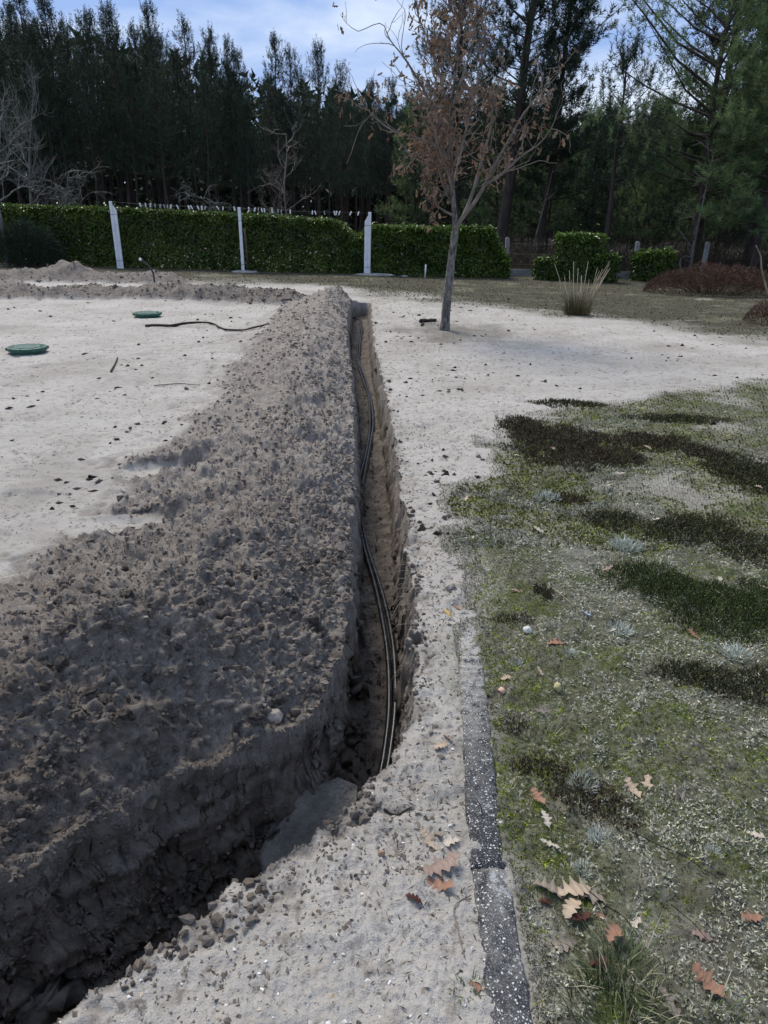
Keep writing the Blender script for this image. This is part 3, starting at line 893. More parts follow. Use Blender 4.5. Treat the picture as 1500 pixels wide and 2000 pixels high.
# ------------------------------------------------------------------ moss, lichen, grass
ids = sample(view & (zmf > 0.35) & (Pv[:, 1] < 3.6) & (Pv[:, 0] > np.interp(Pv[:, 1], [1.0, 1.4, 1.8, 2.6], [.328, .334, .358, .404])) & (dflat > 0.1), 125000)
C = Pv[ids] + np.column_stack([rng.normal(size=(len(ids), 2)) * 0.004, np.full(len(ids), -0.002)])
k1 = fbm(C[:, 0], C[:, 1], f=2.4, o=3); k2 = fbm(C[:, 0] + 9, C[:, 1], f=6.0, o=3)
near_edge = sstep(0.30, 0.0, C[:, 0] - np.interp(C[:, 1], [0.8, 1.4, 2.6], [.35, .36, .43]))
green = (k1 * 0.8 + k2 * 0.5 + 1.0 * near_edge * (fbm(C[:, 0], C[:, 1], f=3.2, o=2) > -0.2)) > 0.16
k3 = fbm(C[:, 0] + 4, C[:, 1], f=20, o=3); k4 = fbm(C[:, 0] - 4, C[:, 1], f=1.5, o=2)
pale = (~green) & (k3 + .55 * k4 + .30 * sstep(.5, 1.0, C[:, 0]) > 0.16)
straw = rng.random(len(ids)) < .012
shade = np.clip(.75 + 1.3 * k3, .3, 1.5)[:, None]
col = np.where(green[:, None], shade * pal(len(ids), [(.21, .26, .025), (.30, .35, .045), (.11, .145, .018)], .25),
               np.where(pale[:, None], pal(len(ids), [(.42, .415, .32), (.32, .31, .23), (.50, .49, .39)], .2),
                        shade * pal(len(ids), [(.17, .165, .075), (.25, .23, .13), (.09, .088, .042), (.29, .24, .155), (.05, .05, .026)], .28)))
col = np.where(straw[:, None], pal(len(ids), [(.42, .38, .27)], .15), col)
Lb = np.where(straw, rng.uniform(.02, .04, len(ids)), rng.uniform(.005, .011, len(ids))) * (1 + .2 * C[:, 1])
Wb = np.where(straw, .0013, np.where(pale, rng.uniform(.003, .0055, len(ids)), rng.uniform(.002, .004, len(ids)))) * (1 + .2 * C[:, 1])
C[:, 2] += np.where(pale, .004, 0) + .010 * np.clip(k3, -.3, .5)
D = rng.normal(size=(len(ids), 3)); D[:, 2] = np.abs(D[:, 2]) * np.where(straw, .2, np.where(green, 1.4, .8)) + 0.15
V, T, c3 = blades(C, D, Lb, Wb, col)
tag(mk('moss_carpet', V, T, M['turf'], None, False, c3), 'mixed carpet of moss and grey lichen right of the edging', 'moss', kind='stuff')
ids = sample(view & (zmf > 0.4) & (Pv[:, 1] >= 3.4) & (Pv[:, 1] < 10) & (dflat > 0.1), 42000)
C = Pv[ids]
k1 = fbm(C[:, 0], C[:, 1], f=1.6, o=3)
col = np.where((k1 > -0.10)[:, None], pal(len(ids), [(.17, .18, .03), (.26, .265, .06), (.09, .10, .022)], .2), pal(len(ids), [(.42, .42, .33), (.28, .265, .19), (.12, .12, .07), (.5, .5, .42)], .2))
D = rng.normal(size=(len(ids), 3)); D[:, 2] = np.abs(D[:, 2]) + .15
V, T, c3 = blades(C, D, rng.uniform(.008, .018, len(ids)) * (1 + .1 * C[:, 1]), rng.uniform(.004, .008, len(ids)) * (1 + .2 * C[:, 1]), col * np.clip(.8 + 1.2 * fbm(C[:, 0], C[:, 1], f=9, o=3), .35, 1.5)[:, None])
tag(mk('moss_carpet', V, T, M['turf'], None, False, c3), 'patchy moss and lichen beyond the heather mats', 'moss', kind='stuff')
# sparse short growth on the sand next to the moss and near the hedge
ids = sample(view & (zmf > 0.02) & (zmf < 0.5) & (Pv[:, 1] < 9) & ((Pv[:, 1] > 2.0) | (Pv[:, 0] > .36)) & (dflat > 0.06) & (Pv[:, 0] > .30) & (zsf < .4), 6000)
C = Pv[ids]; D = rng.normal(size=(len(ids), 3)); D[:, 2] = np.abs(D[:, 2]) + .2
V1, T1, c1 = blades(C, D, rng.uniform(.006, .016, len(ids)) * (1 + .2 * C[:, 1]), rng.uniform(.0016, .003, len(ids)) * (1 + .22 * C[:, 1]), pal(len(ids), [(.12, .13, .06), (.2, .19, .13), (.07, .075, .04), (.3, .29, .24)], .2))
ids = sample(view & (far_g.ravel() > .3) & (Pv[:, 1] > 10) & (Pv[:, 1] < 23), 12000)
C = Pv[ids] + rng.normal(size=(len(ids), 3)) * np.array([.06, .09, 0]); D = rng.normal(size=(len(ids), 3)); D[:, 2] = np.abs(D[:, 2]) + .1
V2, T2, c2 = blades(C, D, rng.uniform(.015, .045, len(ids)), rng.uniform(.015, .04, len(ids)), pal(len(ids), [(.10, .10, .035), (.13, .12, .055), (.08, .07, .04), (.18, .155, .11)], .2))
tag(mk('sparse_grass', np.vstack([V1, V2]), np.vstack([T1, T2 + len(V1)]), M['turf'], None, False, np.vstack([c1, c2])), 'thin short growth between bare sand and moss', 'grass', kind='stuff')

# pale branching lichen cushions
LICH = [(0.640, 1.72, .040), (0.632, 1.50, .030), (0.93, 1.46, .022), (1.02, 2.62, .05), (1.44, 2.45, .05), (0.76, 2.43, .03), (0.56, 1.40, .025), (1.02, 4.15, .07), (1.30, 3.45, .07), (0.53, 2.36, .025)]
for k, (x, y, r_) in enumerate(LICH):
    n = 260
    a = rng.uniform(0, 6.28, n); rr = r_ * np.sqrt(rng.random(n))
    C = np.column_stack([x + rr * np.cos(a), y + rr * np.sin(a), np.full(n, gz(x, y) - .004)])
    D = np.column_stack([np.cos(a) * rr / r_ * .8, np.sin(a) * rr / r_ * .8, np.ones(n) * .8]) + rng.normal(size=(n, 3)) * .4
    V, T, c3 = blades(C, D, rng.uniform(.4, .9, n) * r_, np.full(n, .10) * r_ + .0012, pal(n, [(.50, .53, .45), (.40, .44, .36), (.58, .60, .54)], .1))
    names = ['pale green lichen cushion at the edge of the nearest dark heather mat', 'small pale lichen cushion just below the nearest dark heather mat', 'tiny pale lichen cushion on the grey carpet beside the pair of dry leaves',
             'pale lichen cushion left of the large green-black heather mat', 'pale lichen cushion below the large green-black heather mat', 'pale lichen cushion beside the orange-brown leaf on bright moss',
             'small pale lichen cushion above the leaf pile by the edging', 'broad pale lichen cushion between the two farther heather mats', 'pale lichen cushion under the long dark heather mat', 'small pale lichen cushion in bright moss beside the edging']
    tag(mk('lichen_cushion', V, T, M['turf'], None, False, c3), names[k], 'lichen', 'pale lichen cushions')

HEATHER = [  # x, y, rx, ry, height, dark/green, label
    ([(1.38, 5.29, .45, .66), (1.15, 5.75, .22, .4), (1.7, 5.05, .25, .25)], .060, 0, 'dark brown heather mat nearest the pale sand'),
    ([(2.10, 5.45, .42, .28), (2.4, 5.2, .25, .2)], .055, 0, 'thin dark heather mat running right of the brown mat'),
    ([(1.12, 4.14, .17, .11)], .05, 0, 'small dark heather tip at the start of the long mat'),
    ([(1.33, 3.80, .2, .17), (1.67, 3.66, .28, .2), (2.0, 3.5, .25, .26), (1.85, 3.75, .3, .2)], .06, 1, 'long dark heather mat stretching to the right edge of the lawn'),
    ([(1.30, 3.07, .24, .22), (1.52, 2.80, .28, .30), (1.78, 2.85, .22, .3)], .065, 2, 'large green-black heather mat with small leaves on it'),
    ([(1.20, 2.29, .17, .10), (1.36, 2.22, .15, .13), (1.55, 2.3, .15, .1)], .055, 1, 'low dark heather mat below the large green-black one'),
    ([(0.57, 2.68, .10, .05)], .035, 0, 'small dark heather tuft in bright moss above the white pebble'),
    ([(0.75, 2.93, .055, .07)], .05, 0, 'small round heather tuft beside a pinkish curled leaf'),
    ([(2.55, 4.75, .3, .5)], .06, 1, 'dark heather mat at the right edge beyond the long mat'),
    ([(0.52, 1.78, .13, .07), (0.63, 1.66, .12, .12), (0.72, 1.58, .06, .1)], .04, 0, 'dark heather mat touching the pebbled edging strip'),
    ([(0.46, 1.97, .07, .06)], .03, 0, 'small dark heather patch on the moss above the heather by the edging'),
    ([(1.73, 6.63, .40, .13), (2.6, 6.2, .5, .15)], .05, 1, 'low far heather strip at the edge of the sand'),
    ([(0.99, 0.98, .09, .13)], .06, 2, 'dark heather clump at the lower right corner of the lawn'),
]
for blobs, hh, kind, lab in HEATHER:
    Cs = []
    for x, y, rx, ry in blobs:
        n = int(math.pi * rx * ry * (19000 if y < 3.4 else 9500)) + 60
        a = rng.uniform(0, 6.28, n); rr = 1.12 * np.sqrt(rng.random(n)) * (1 + 0.5 * fbm(np.cos(a) * 1.3 + x * 5, np.sin(a) * 1.3 + y * 5, f=1.5, o=2))
        Cs.append(np.column_stack([x + rr * rx * np.cos(a), y + rr * ry * np.sin(a), np.clip(1.25 - rr * .8, .3, 1)]))
    C2 = np.vstack(Cs); C2 = C2[(1.1 * fbm(C2[:, 0], C2[:, 1], f=5.5, o=3) + (C2[:, 2] - .45) * 1.5 > rng.uniform(-.25, .25, len(C2)))]; C2 = C2[rng.random(len(C2)) < 1.25 * C2[:, 2] * np.where(fbm(C2[:, 0], C2[:, 1], f=9, o=2) > -.4, 1, .6)]; hs_ = C2[:, 2]; C2 = C2[:, :2]; n = len(C2)
    C = np.column_stack([C2, [gz(*p) - .004 for p in C2]])
    D = rng.normal(size=(n, 3)) * .45; D[:, 2] = 1
    cols = [[(.040, .030, .020), (.060, .044, .027), (.030, .030, .016), (.11, .075, .04), (.07, .075, .03)], [(.036, .040, .018), (.056, .052, .026), (.025, .03, .014), (.085, .07, .035), (.075, .085, .03)], [(.036, .060, .015), (.055, .085, .02), (.022, .034, .012), (.06, .055, .028), (.09, .11, .03)]][kind]
    far = 1.0 if blobs[0][1] < 3.4 else 1.5
    Lh = hh * rng.uniform(.45, 1.1, n) * hs_
    V1, T1, c1 = blades(C, D, Lh, np.full(n, .0042 * far) * (1 + .12 * C[:, 1]), pal(n, cols, .25))
    # side sprigs
    t_ = rng.uniform(.3, .95, n)
    C3 = C + unit(D) * (Lh * t_)[:, None]
    V2, T2, c2 = blades(C3, rng.normal(size=(n, 3)) + np.array([0, 0, .5]), rng.uniform(.006, .014, n) * far, np.full(n, .0035 * far) * (1 + .12 * C[:, 1]), pal(n, cols, .25) * 1.25)
    tag(mk('heather_mat', np.vstack([V1, V2]), np.vstack([T1, T2 + len(V1)]), M['heather'], None, False, np.vstack([c1, c2])), lab, 'heather', 'heather mats on the lawn')


def grass_tuft(name, x, y, n, rad, L, lab, cols, spread=.6, w=.003, cat='grass'):
    g_ = Geo()
    z0 = gz(x, y) - 0.01
    for k in range(n):
        a = rng.uniform(0, 6.28); r_ = rad * math.sqrt(rng.random())
        p = np.array([x + r_ * math.cos(a), y + r_ * math.sin(a), z0])
        l = L * rng.uniform(.45, 1.05); b = a + rng.normal() * .6
        out = np.array([math.cos(b), math.sin(b), 0]) * spread * rng.uniform(.2, 1.1)
        s_d = np.array([-math.sin(b), math.cos(b), 0]) * w * rng.uniform(.6, 1.2)
        pts = [p + out * l * (t ** 1.8) + np.array([0, 0, l * (t - .38 * spread * t * t)]) for t in (0, .4, .75, 1)]
        V = [pts[0] - s_d, pts[0] + s_d, pts[1] - s_d * .9, pts[1] + s_d * .9, pts[2] - s_d * .6, pts[2] + s_d * .6, pts[3]]
        g_.add(V, [(4, 5, 6)], [(0, 1, 3, 2), (2, 3, 5, 4)], np.asarray(cols[rng.integers(len(cols))]) * rng.uniform(.75, 1.25))
    return tag(g_.build(name, M['turf'], smooth=False), lab, cat)


GC = [(.10, .13, .05), (.07, .10, .035), (.16, .17, .09), (.36, .33, .22), (.05, .075, .025)]
grass_tuft('grass_tuft', 0.565, 1.10, 150, .075, .13, 'tuft of wispy green and straw grass beside the orange oak leaf', GC, .9, .0016)
grass_tuft('grass_tuft', 0.53, 0.985, 210, .11, .12, 'dark tangled grass tuft at the bottom edge near the edging', [(.04, .06, .02), (.06, .08, .03), (.03, .04, .02), (.3, .28, .18)], .9, .0017)
grass_tuft('grass_tuft', 0.70, 1.02, 70, .09, .09, 'thin grass between the two large orange leaves at the bottom', GC, 1.0, .0015)
grass_tuft('grass_tuft', 0.215, 1.06, 40, .035, .035, 'tiny green grass sprig on the sand beside the edging', [(.07, .12, .03), (.1, .15, .05)], .9, .0014)
grass_tuft('grass_tuft', 0.56, 1.93, 40, .05, .09, 'few upright pale grass blades above the heather by the edging', [(.3, .3, .2), (.4, .38, .28), (.14, .17, .07)], .5, .0015)

# ------------------------------------------------------------------ fallen oak leaves
def oak_leaf_mesh(seed):
    r_ = np.random.default_rng(seed)
    n = 25; t = np.linspace(0, 1, n)
    env = 0.25 * np.sin(np.pi * np.clip(t * .96 + .03, 0, 1) ** 0.85) ** 0.75

    def lobes():
        pk = np.sort(r_.uniform(.12, .9, 1) * 0 + np.linspace(.16, .86, r_.integers(3, 5)) + r_.normal(size=1) * .03)
        k_ = np.zeros(n)
        for q in pk:
            q = q + r_.normal() * .025; hgt = r_.uniform(.75, 1.25); wd = r_.uniform(.07, .11)
            k_ = np.maximum(k_, hgt * np.clip(1 - np.abs(t - q) / wd, 0, 1) ** .7)
        return env * (.42 + .80 * k_) + .012
    wl, wr = lobes(), lobes()
    tipf = .30 * (wl + wr) / 2
    bendz = r_.uniform(-.4, .3); curl = r_.uniform(.2, .9); tw = r_.uniform(-.5, .5)
    V = []
    for i in range(n):
        zc = bendz * (t[i] - .5) ** 2 * 1.2
        for sgn, ww in ((-1, wl[i]), (0, 0), (1, wr[i])):
            V.append((sgn * ww, t[i] - .5 + (tipf[i] if sgn else 0), zc + curl * ww * ww * 1.6 + tw * sgn * ww * (t[i] - .5) + (r_.normal() * .022 if sgn else 0)))
    Q = [(i * 3 + a, i * 3 + a + 1, (i + 1) * 3 + a + 1, (i + 1) * 3 + a) for i in range(n - 1) for a in (0, 1)]
    m = len(V)
    V += [(-.008, -.5, bendz * .3), (.008, -.5, bendz * .3), (.03, -.68, bendz * .3 + .03), (.045, -.675, bendz * .3 + .03)]
    Q += [(m, m + 1, m + 3, m + 2)]
    return np.array(V), np.array(Q)


leaf_shapes = [oak_leaf_mesh(40 + k) for k in range(7)]
LC = {'pale': (.44, .39, .31), 'orange': (.27, .145, .092), 'pink': (.27, .19, .15), 'grey': (.22, .185, .145), 'dark': (.06, .018, .012), 'tan': (.40, .31, .22), 'blue': (.30, .36, .46), 'yellow': (.45, .33, .12)}
leaf_cache = {}


def fallen_leaf(x, y, s, colour, label, rz=None, tilt=None, dz=0.0, group=None):
    k = int(rng.integers(7))
    key = (k, colour)
    if key not in leaf_cache:
        V, Q = leaf_shapes[k]
        c = np.array(LC[colour]) * (1 + .10 * rng.normal(size=(len(V), 1)))
        c[1:75:3] *= 1.18 if colour not in ('dark',) else 1.0
        ob = mk('oak_leaf', V, Q, M['fallen'], None, True, np.clip(c, .005, .8)); leaf_cache[key] = ob.data
        bpy.data.objects.remove(ob)
    o = bpy.data.objects.new('oak_leaf', leaf_cache[key]); COL.objects.link(o)
    s *= .88
    o.scale = (s, s, s)
    o.rotation_euler = (tilt * .6 if tilt is not None else rng.normal() * .22, rng.normal() * .2, rng.uniform(0, 6.28) if rz is None else rz)
    o.location = (x, y, max(gz(x, y), gz(x + .02, y), gz(x, y + .02)) + 0.003 + 0.02 * s + dz)
    return tag(o, label, 'leaf', group)


fallen_leaf(0.175, 1.385, .125, 'pink', 'large pinkish brown oak leaf on the sand against the edging', 2.0)
fallen_leaf(0.168, 1.335, .09, 'orange', 'rusty leaf poking out under the large pinkish leaf on the sand', 1.2, dz=-.004)
fallen_leaf(0.145, 1.475, .085, 'tan', 'curled tan leaf at the left of the pile on the sand', .6, .5)
fallen_leaf(0.195, 1.465, .08, 'pale', 'curled pale leaf at the right of the pile on the sand', 5.0, .4)
fallen_leaf(0.172, 1.50, .07, 'grey', 'dark grey leaf standing behind the curled pile on the sand', 3.3, .9)
fallen_leaf(0.10, 1.288, .055, 'dark', 'dark red-brown leaf lying on the sand near a soil lump', 1.2)
fallen_leaf(0.238, 1.07, .055, 'orange', 'narrow rusty leaf on edge beside the edging at the bottom', 1.5, .8)
fallen_leaf(0.205, 1.86, .07, 'tan', 'faded tan leaf on the sand between trench lip and edging', 2.2, .3)
fallen_leaf(0.230, 1.90, .055, 'pink', 'small pinkish leaf behind the faded tan leaf near the trench lip', .4)
fallen_leaf(0.631, 2.93, .085, 'pink', 'pinkish curled leaf on edge beside the small round heather tuft', 1.7, .5)
b_ = fallen_leaf(0.897, 2.72, .055, 'blue', 'pale blue-grey leaf at the end of a thin stem', .8, .3)
fallen_leaf(0.718, 2.501, .085, 'orange', 'orange-brown lobed oak leaf on green moss', 1.7)
fallen_leaf(0.97, 2.60, .06, 'pale', 'pale leaf right of the blue-grey leaf on the moss', 1.5)
fallen_leaf(1.323, 2.592, .075, 'orange', 'rusty leaf at the left rim of the large green-black heather mat', .3, .4)
fallen_leaf(1.594, 3.001, .07, 'pale', 'pale starry leaf on top of the large green-black heather mat', 2.4, dz=.05)
fallen_leaf(1.56, 2.90, .06, 'pale', 'narrow pale leaf on edge in the large heather mat', 1.6, 1.0, dz=.045)
fallen_leaf(1.72, 3.22, .06, 'pale', 'pale leaf at the upper edge of the large heather mat', 1.0, dz=.04)
fallen_leaf(1.80, 2.95, .08, 'pink', 'pinkish leaf at the right edge of the large heather mat', 1.0, .5, dz=.04)
fallen_leaf(0.481, 2.255, .075, 'tan', 'curled tan leaf with toothed edge on moss near the edging', 2.3, .4)
fallen_leaf(0.577, 2.053, .075, 'grey', 'whitish grey crumpled leaf on the moss below the yellow pebble', 1.8, .4)
fallen_leaf(0.61, 2.28, .05, 'tan', 'small bent tan leaf above the yellow pebble', .4, .6)
fallen_leaf(0.478, 1.633, .075, 'orange', 'rust-pink star-shaped leaf on the dark heather by the edging', 0.4, dz=.02)
fallen_leaf(0.486, 1.555, .065, 'pale', 'small cream leaf just below the rust-pink star-shaped one', .2, dz=.01)
fallen_leaf(0.480, 1.465, .065, 'pale', 'cream toothed leaf, second below the rust-pink one', 1.4)
fallen_leaf(0.782, 1.695, .085, 'tan', 'left of the two upright tan leaves beside the lichen cushion', .3, .4)
fallen_leaf(0.835, 1.717, .085, 'tan', 'right of the two upright tan leaves beside the lichen cushion', 5.9, .45)
fallen_leaf(0.925, 1.661, .08, 'grey', 'flat grey-brown leaf sunk in the grey carpet right of the tan pair', 1.0)
fallen_leaf(0.453, 1.325, .105, 'grey', 'long grey-brown leaf at the left of the leaf pile on the moss', 1.2, .2)
fallen_leaf(0.515, 1.325, .115, 'tan', 'large fawn leaf in the middle of the leaf pile on the moss', 1.9, .2, dz=.012)
fallen_leaf(0.565, 1.315, .10, 'grey', 'dark fawn leaf at the right end of the leaf pile on the moss', 1.4, .2)
fallen_leaf(0.492, 1.269, .09, 'tan', 'pale-backed leaf at the front of the leaf pile on the moss', 2.5, .15, dz=.01)
fallen_leaf(0.510, 1.245, .07, 'dark', 'dark red leaf underneath the leaf pile on the moss', 1.8, .1)
fallen_leaf(0.430, 1.295, .045, 'dark', 'small dark red leaf between edging and leaf pile', 1.2)
fallen_leaf(0.565, 1.262, .055, 'orange', 'small rusty leaf right below the leaf pile', .9)
fallen_leaf(0.575, 1.195, .085, 'orange', 'bright orange-tan oak leaf standing in the wispy grass', 2.5, .5, dz=.02)
fallen_leaf(0.640, 1.235, .055, 'pale', 'small whitish leaf right of the bright orange-tan leaf', 2.2)
fallen_leaf(0.449, 1.175, .085, 'grey', 'grey-green leaf on bright moss left of the orange-tan leaf', 1.8)
fallen_leaf(0.525, 1.14, .08, 'dark', 'dark brown leaf under the wispy grass tuft', 1.3)
fallen_leaf(0.759, 1.088, .10, 'orange', 'large russet oak leaf at the lower right of the lawn', .6, .3, dz=.01)
fallen_leaf(0.655, 1.04, .075, 'grey', 'whitish grey leaf low in the grass left of the russet leaf', .3, .4)
fallen_leaf(0.945, 1.266, .07, 'orange', 'orange leaf fragment at the right edge above the dark clump', 1.6)
fallen_leaf(1.078, 1.526, .055, 'pale', 'cream leaf at the right edge of the grey carpet', 1.0)
fallen_leaf(0.80, 1.215, .06, 'pink', 'dull pinkish leaf below the grey carpet near the dark clump', 1.2)
fallen_leaf(0.29, 2.72, .06, 'yellow', 'yellowish crumpled leaf on the sand above the edging end', .5, .4)
fallen_leaf(0.34, 2.80, .05, 'orange', 'small orange leaf behind the yellowish leaf on the sand', .5)
for x, y, c_, lab in (
    (0.847, 3.56, 'pale', 'pale leaf on the open moss left of the long dark heather mat'),
    (0.497, 4.014, 'tan', 'tan leaf at the edge of the bare sand beside the trench'),
    (1.606, 4.599, 'pale', 'pale leaf lying just below the brown heather mat'),
    (2.26, 4.92, 'pink', 'pinkish leaf at the end of the thin heather mat'),
    (1.55, 3.74, 'pale', 'pale leaf resting on the long dark heather mat'),
    (2.44, 4.36, 'tan', 'tan leaf near the right edge below the far dark mat'),
    (1.107, 3.135, 'pink', 'pinkish leaf left of the large green-black heather mat'),
    (1.92, 4.32, 'pale', 'pale leaf on yellow-green moss above the long heather mat'),
    (3.13, 6.2, 'pale', 'pale leaf near the right edge beyond the heather'),
    (3.46, 7.46, 'tan', 'farthest tan leaf at the right edge of the moss'),
    (2.0, 5.2, 'tan', 'tan leaf lying on the thin dark heather mat'),
    (1.25, 5.1, 'pink', 'pinkish leaf on top of the brown heather mat'),
    (2.8, 5.6, 'pink', 'pinkish leaf right of the thin dark heather mat'),
    (2.3, 6.6, 'pale', 'pale leaf by the low far heather strip'),
    (1.45, 4.35, 'tan', 'tan leaf between the brown mat and the long mat'),
    (0.95, 4.9, 'pale', 'pale leaf at the left foot of the brown heather mat'),
):
    fallen_leaf(x, y, float(rng.uniform(.06, .085)), c_, lab, dz=.03, group='dry leaves among the far heather')

gS = Geo(); gS.tube([(0.80, 2.95, gz(.8, 2.95) + .02), (0.825, 2.87, gz(.82, 2.87) + .03), (0.845, 2.80, gz(.84, 2.8) + .02), (0.885, 2.745, gz(.89, 2.74) + .015)], [.0016, .002, .002, .0012], 5)
tag(gS.build('leaf_stem', M['straw'], smooth=True), 'thin pale stem leading to the blue-grey leaf', 'twig')

# ------------------------------------------------------------------ litter on the sand
ids = sample(view & (zsf < .25) & (zmf < .6) & (Pv[:, 1] > 1.0) & (Pv[:, 1] < 16) & (dflat > .02), 8500)
C = Pv[ids] + np.array([0, 0, .003]); n = len(ids)
keep = (rng.random(n) < .35 + .65 * (fbm(C[:, 0], C[:, 1], f=1.2, o=3) > 0)) & ((C[:, 1] > 2.6) | (rng.random(n) < .3))
C = C[keep]; n = len(C)
a = rng.uniform(0, 6.28, n); D = np.column_stack([np.cos(a), np.sin(a), rng.normal(size=n) * .15])
V, T, c3 = leaf_quads(C, D, np.tile([0, 0, 1.0], (n, 1)) + rng.normal(size=(n, 3)) * .3, rng.uniform(.005, .022, n) * (1 + .2 * C[:, 1]), rng.uniform(.0010, .0030, n) * (1 + .4 * C[:, 1]), pal(n, [(.05, .04, .03), (.09, .075, .058), (.03, .025, .02), (.15, .125, .1)], .2))
tag(mk('needle_litter', V, T, M['turf'], None, False, c3), 'pine needles and bits of bark scattered over the pale sand', 'litter', kind='stuff')
ids = sample(view & (zsf < .2) & (zmf < .5) & (Pv[:, 1] > 3.5) & (Pv[:, 1] < 15) & (dflat > .05) & (fbm(Pv[:, 0], Pv[:, 1], f=.9, o=3) > .02), 230)
C = Pv[ids]; S = rng.uniform(.007, .02, len(ids)) * (1 + .05 * C[:, 1])
tag(lumps('bark_bits', C + np.array([0, 0, .004]), S, pal(len(ids), [(.3, .27, .25), (.55, .45, .4), (.2, .18, .16)], .2), M['crumb']), 'dark bark bits and cone scales lying on the sand', 'litter', kind='stuff')
ids = sample(view & (Pv[:, 1] < 2.9) & (zsf < .5) & (Pv[:, 0] > -.7) & (Pv[:, 0] < .36) & (dflat > .0), 900)
S = rng.lognormal(math.log(.0022), .45, len(ids))
M['grit'] = simple('grit', (.8, .8, .8), (1, 1, 1), 30, .8, 0, tint=True)
tag(lumps('grit', Pv[ids] + np.array([0, 0, .001]), S, pal(len(ids), [(.55, .53, .5), (.62, .6, .57), (.35, .28, .2), (.1, .09, .08), (.45, .38, .3)], .15), M['grit']), 'coarse grit on the sand near the edging', 'grit', kind='stuff')


def stick(name, pts, r0, r1, label, mat='dark_twig', lift=.012, cat='stick', n=30):
    p = spline([(x, y) for x, y in pts], n)
    z_ = np.array([gz(*q) for q in p]) + lift
    z_ = np.convolve(np.pad(z_, 3, mode='edge'), np.ones(7) / 7, 'valid')
    g_ = Geo(); g_.tube(np.column_stack([p, z_]), np.linspace(r0, r1, n) * (1 + .12 * rng.normal(size=n)), 6, wob=.06)
    return tag(g_.build(name, M[mat], color=False), label, cat)


stick('branch', [(-3.637, 10.85), (-3.45, 10.93), (-3.27, 10.9), (-3.15, 11.2), (-2.99, 11.38), (-2.84, 11.4), (-2.70, 11.26), (-2.541, 10.93), (-2.37, 10.74), (-2.224, 10.76), (-2.048, 11.03), (-1.863, 11.33)], .020, .012, 'long crooked dark branch on the sand beside the heap', lift=.02)
stick('branch', [(-2.967, 7.6), (-3.07, 8.0), (-3.185, 8.42)], .011, .006, 'short straight dark stick on the sand below the nearer green cover')
stick('branch', [(-2.32, 6.99), (-2.1, 7.12), (-1.89, 7.1)], .006, .004, 'thin pale twig at the left foot of the heap', 'twig')
stick('branch', [(0.52, 12.0), (0.66, 12.15), (0.80, 12.16)], .035, .028, 'cut dark branch stub left of the oak trunk', lift=.05)
stick('branch', [(0.56, 12.0), (0.57, 11.9), (0.53, 11.75)], .022, .012, 'short side twig at the end of the cut stub near the oak', lift=.02)
stick('twig', [(0.245, 1.31), (0.20, 1.27), (0.205, 1.2), (0.212, 1.14)], .0022, .0012, 'thin curved twig on the sand beside the edging', 'twig', .005)
stick('twig', [(0.29, 1.60), (0.300, 1.565), (0.296, 1.53)], .0016, .0012, 'short bent straw lying on the dark edging', 'straw', .045)
stick('twig', [(0.75, 1.29), (0.80, 1.2), (0.82, 1.16)], .0012, .0008, 'straight straw lying across the grey carpet', 'straw', .02)
stick('twig', [(0.70, 1.52), (0.83, 1.43), (0.90, 1.36)], .0013, .0008, 'long thin straw across the middle of the grey carpet', 'straw', .02)
stick('twig', [(0.55, 1.31), (0.60, 1.24), (0.63, 1.19)], .0015, .001, 'straw reaching from the leaf pile towards the wispy grass', 'straw', .03)
stick('twig', [(0.02, 1.60), (0.06, 1.585), (0.10, 1.60)], .004, .003, 'short dark twig half buried in the sand lip', 'dark_twig', .004)
# roots hanging out of the right lip
for k in range(16):
    y = rng.uniform(2.5, 3.4); x = trench_x(y) + .125
    g_ = Geo()
    z0 = gz(x + .05, y) - rng.uniform(.01, .07)
    L_ = rng.uniform(.05, .13)
    pts = [(x + .02, y, z0), (x - L_ * .4, y - L_ * .3, z0 + .01), (x - L_ * .75, y - L_ * rng.uniform(.5, 1.1), z0 - L_ * .3)]
    g_.tube(pts, [.0014, .0012, .0007], 4)
    o = g_.build('root', M['straw'], trench)

# ------------------------------------------------------------------ septic covers, hose, tie
def cover(x, y, label):
    root = empty('manhole_cover', (x, y, gz(x, y) + 0.0))
    n = 40

    def disc(prof, name):
        V = np.array([[(r_ * math.cos(a), r_ * math.sin(a), z_) for a in np.arange(n) * 2 * math.pi / n] for r_, z_ in prof]).reshape(-1, 3)
        Q = [(i * n + k, i * n + (k + 1) % n, (i + 1) * n + (k + 1) % n, (i + 1) * n + k) for i in range(len(prof) - 1) for k in range(n)]
        V = np.vstack([V, [[0, 0, prof[-1][1]]]]); m = len(V) - 1; b = (len(prof) - 1) * n
        T = [(b + k, b + (k + 1) % n, m) for k in range(n)]
        return mk(name, V, [np.array(T), np.array(Q)], M['cover'], root, False)
    disc([(.195, -.06), (.195, .045), (.19, .05)], 'collar')
    disc([(.222, .030), (.225, .034), (.225, .062), (.221, .068), (.205, .070), (.200, .066), (.150, .068), (.146, .073), (.10, .075), (.05, .076)], 'lid')
    for k in range(8):
        a = k * math.pi / 4
        g_ = Geo(); g_.tube([(.09 * math.cos(a), .09 * math.sin(a), .072), (.195 * math.cos(a), .195 * math.sin(a), .068)], .006, 4)
        g_.build('rib', M['cover'], root, color=False)
    for k in range(4):
        a = k * math.pi / 2 + .5
        g_ = Geo(); g_.tube([(.224 * math.cos(a), .224 * math.sin(a), .035), (.224 * math.cos(a), .224 * math.sin(a), .066)], .016, 6)
        g_.build('lug', M['cover'], root, color=False)
    return tag(root, label, 'manhole cover', 'green septic tank covers')


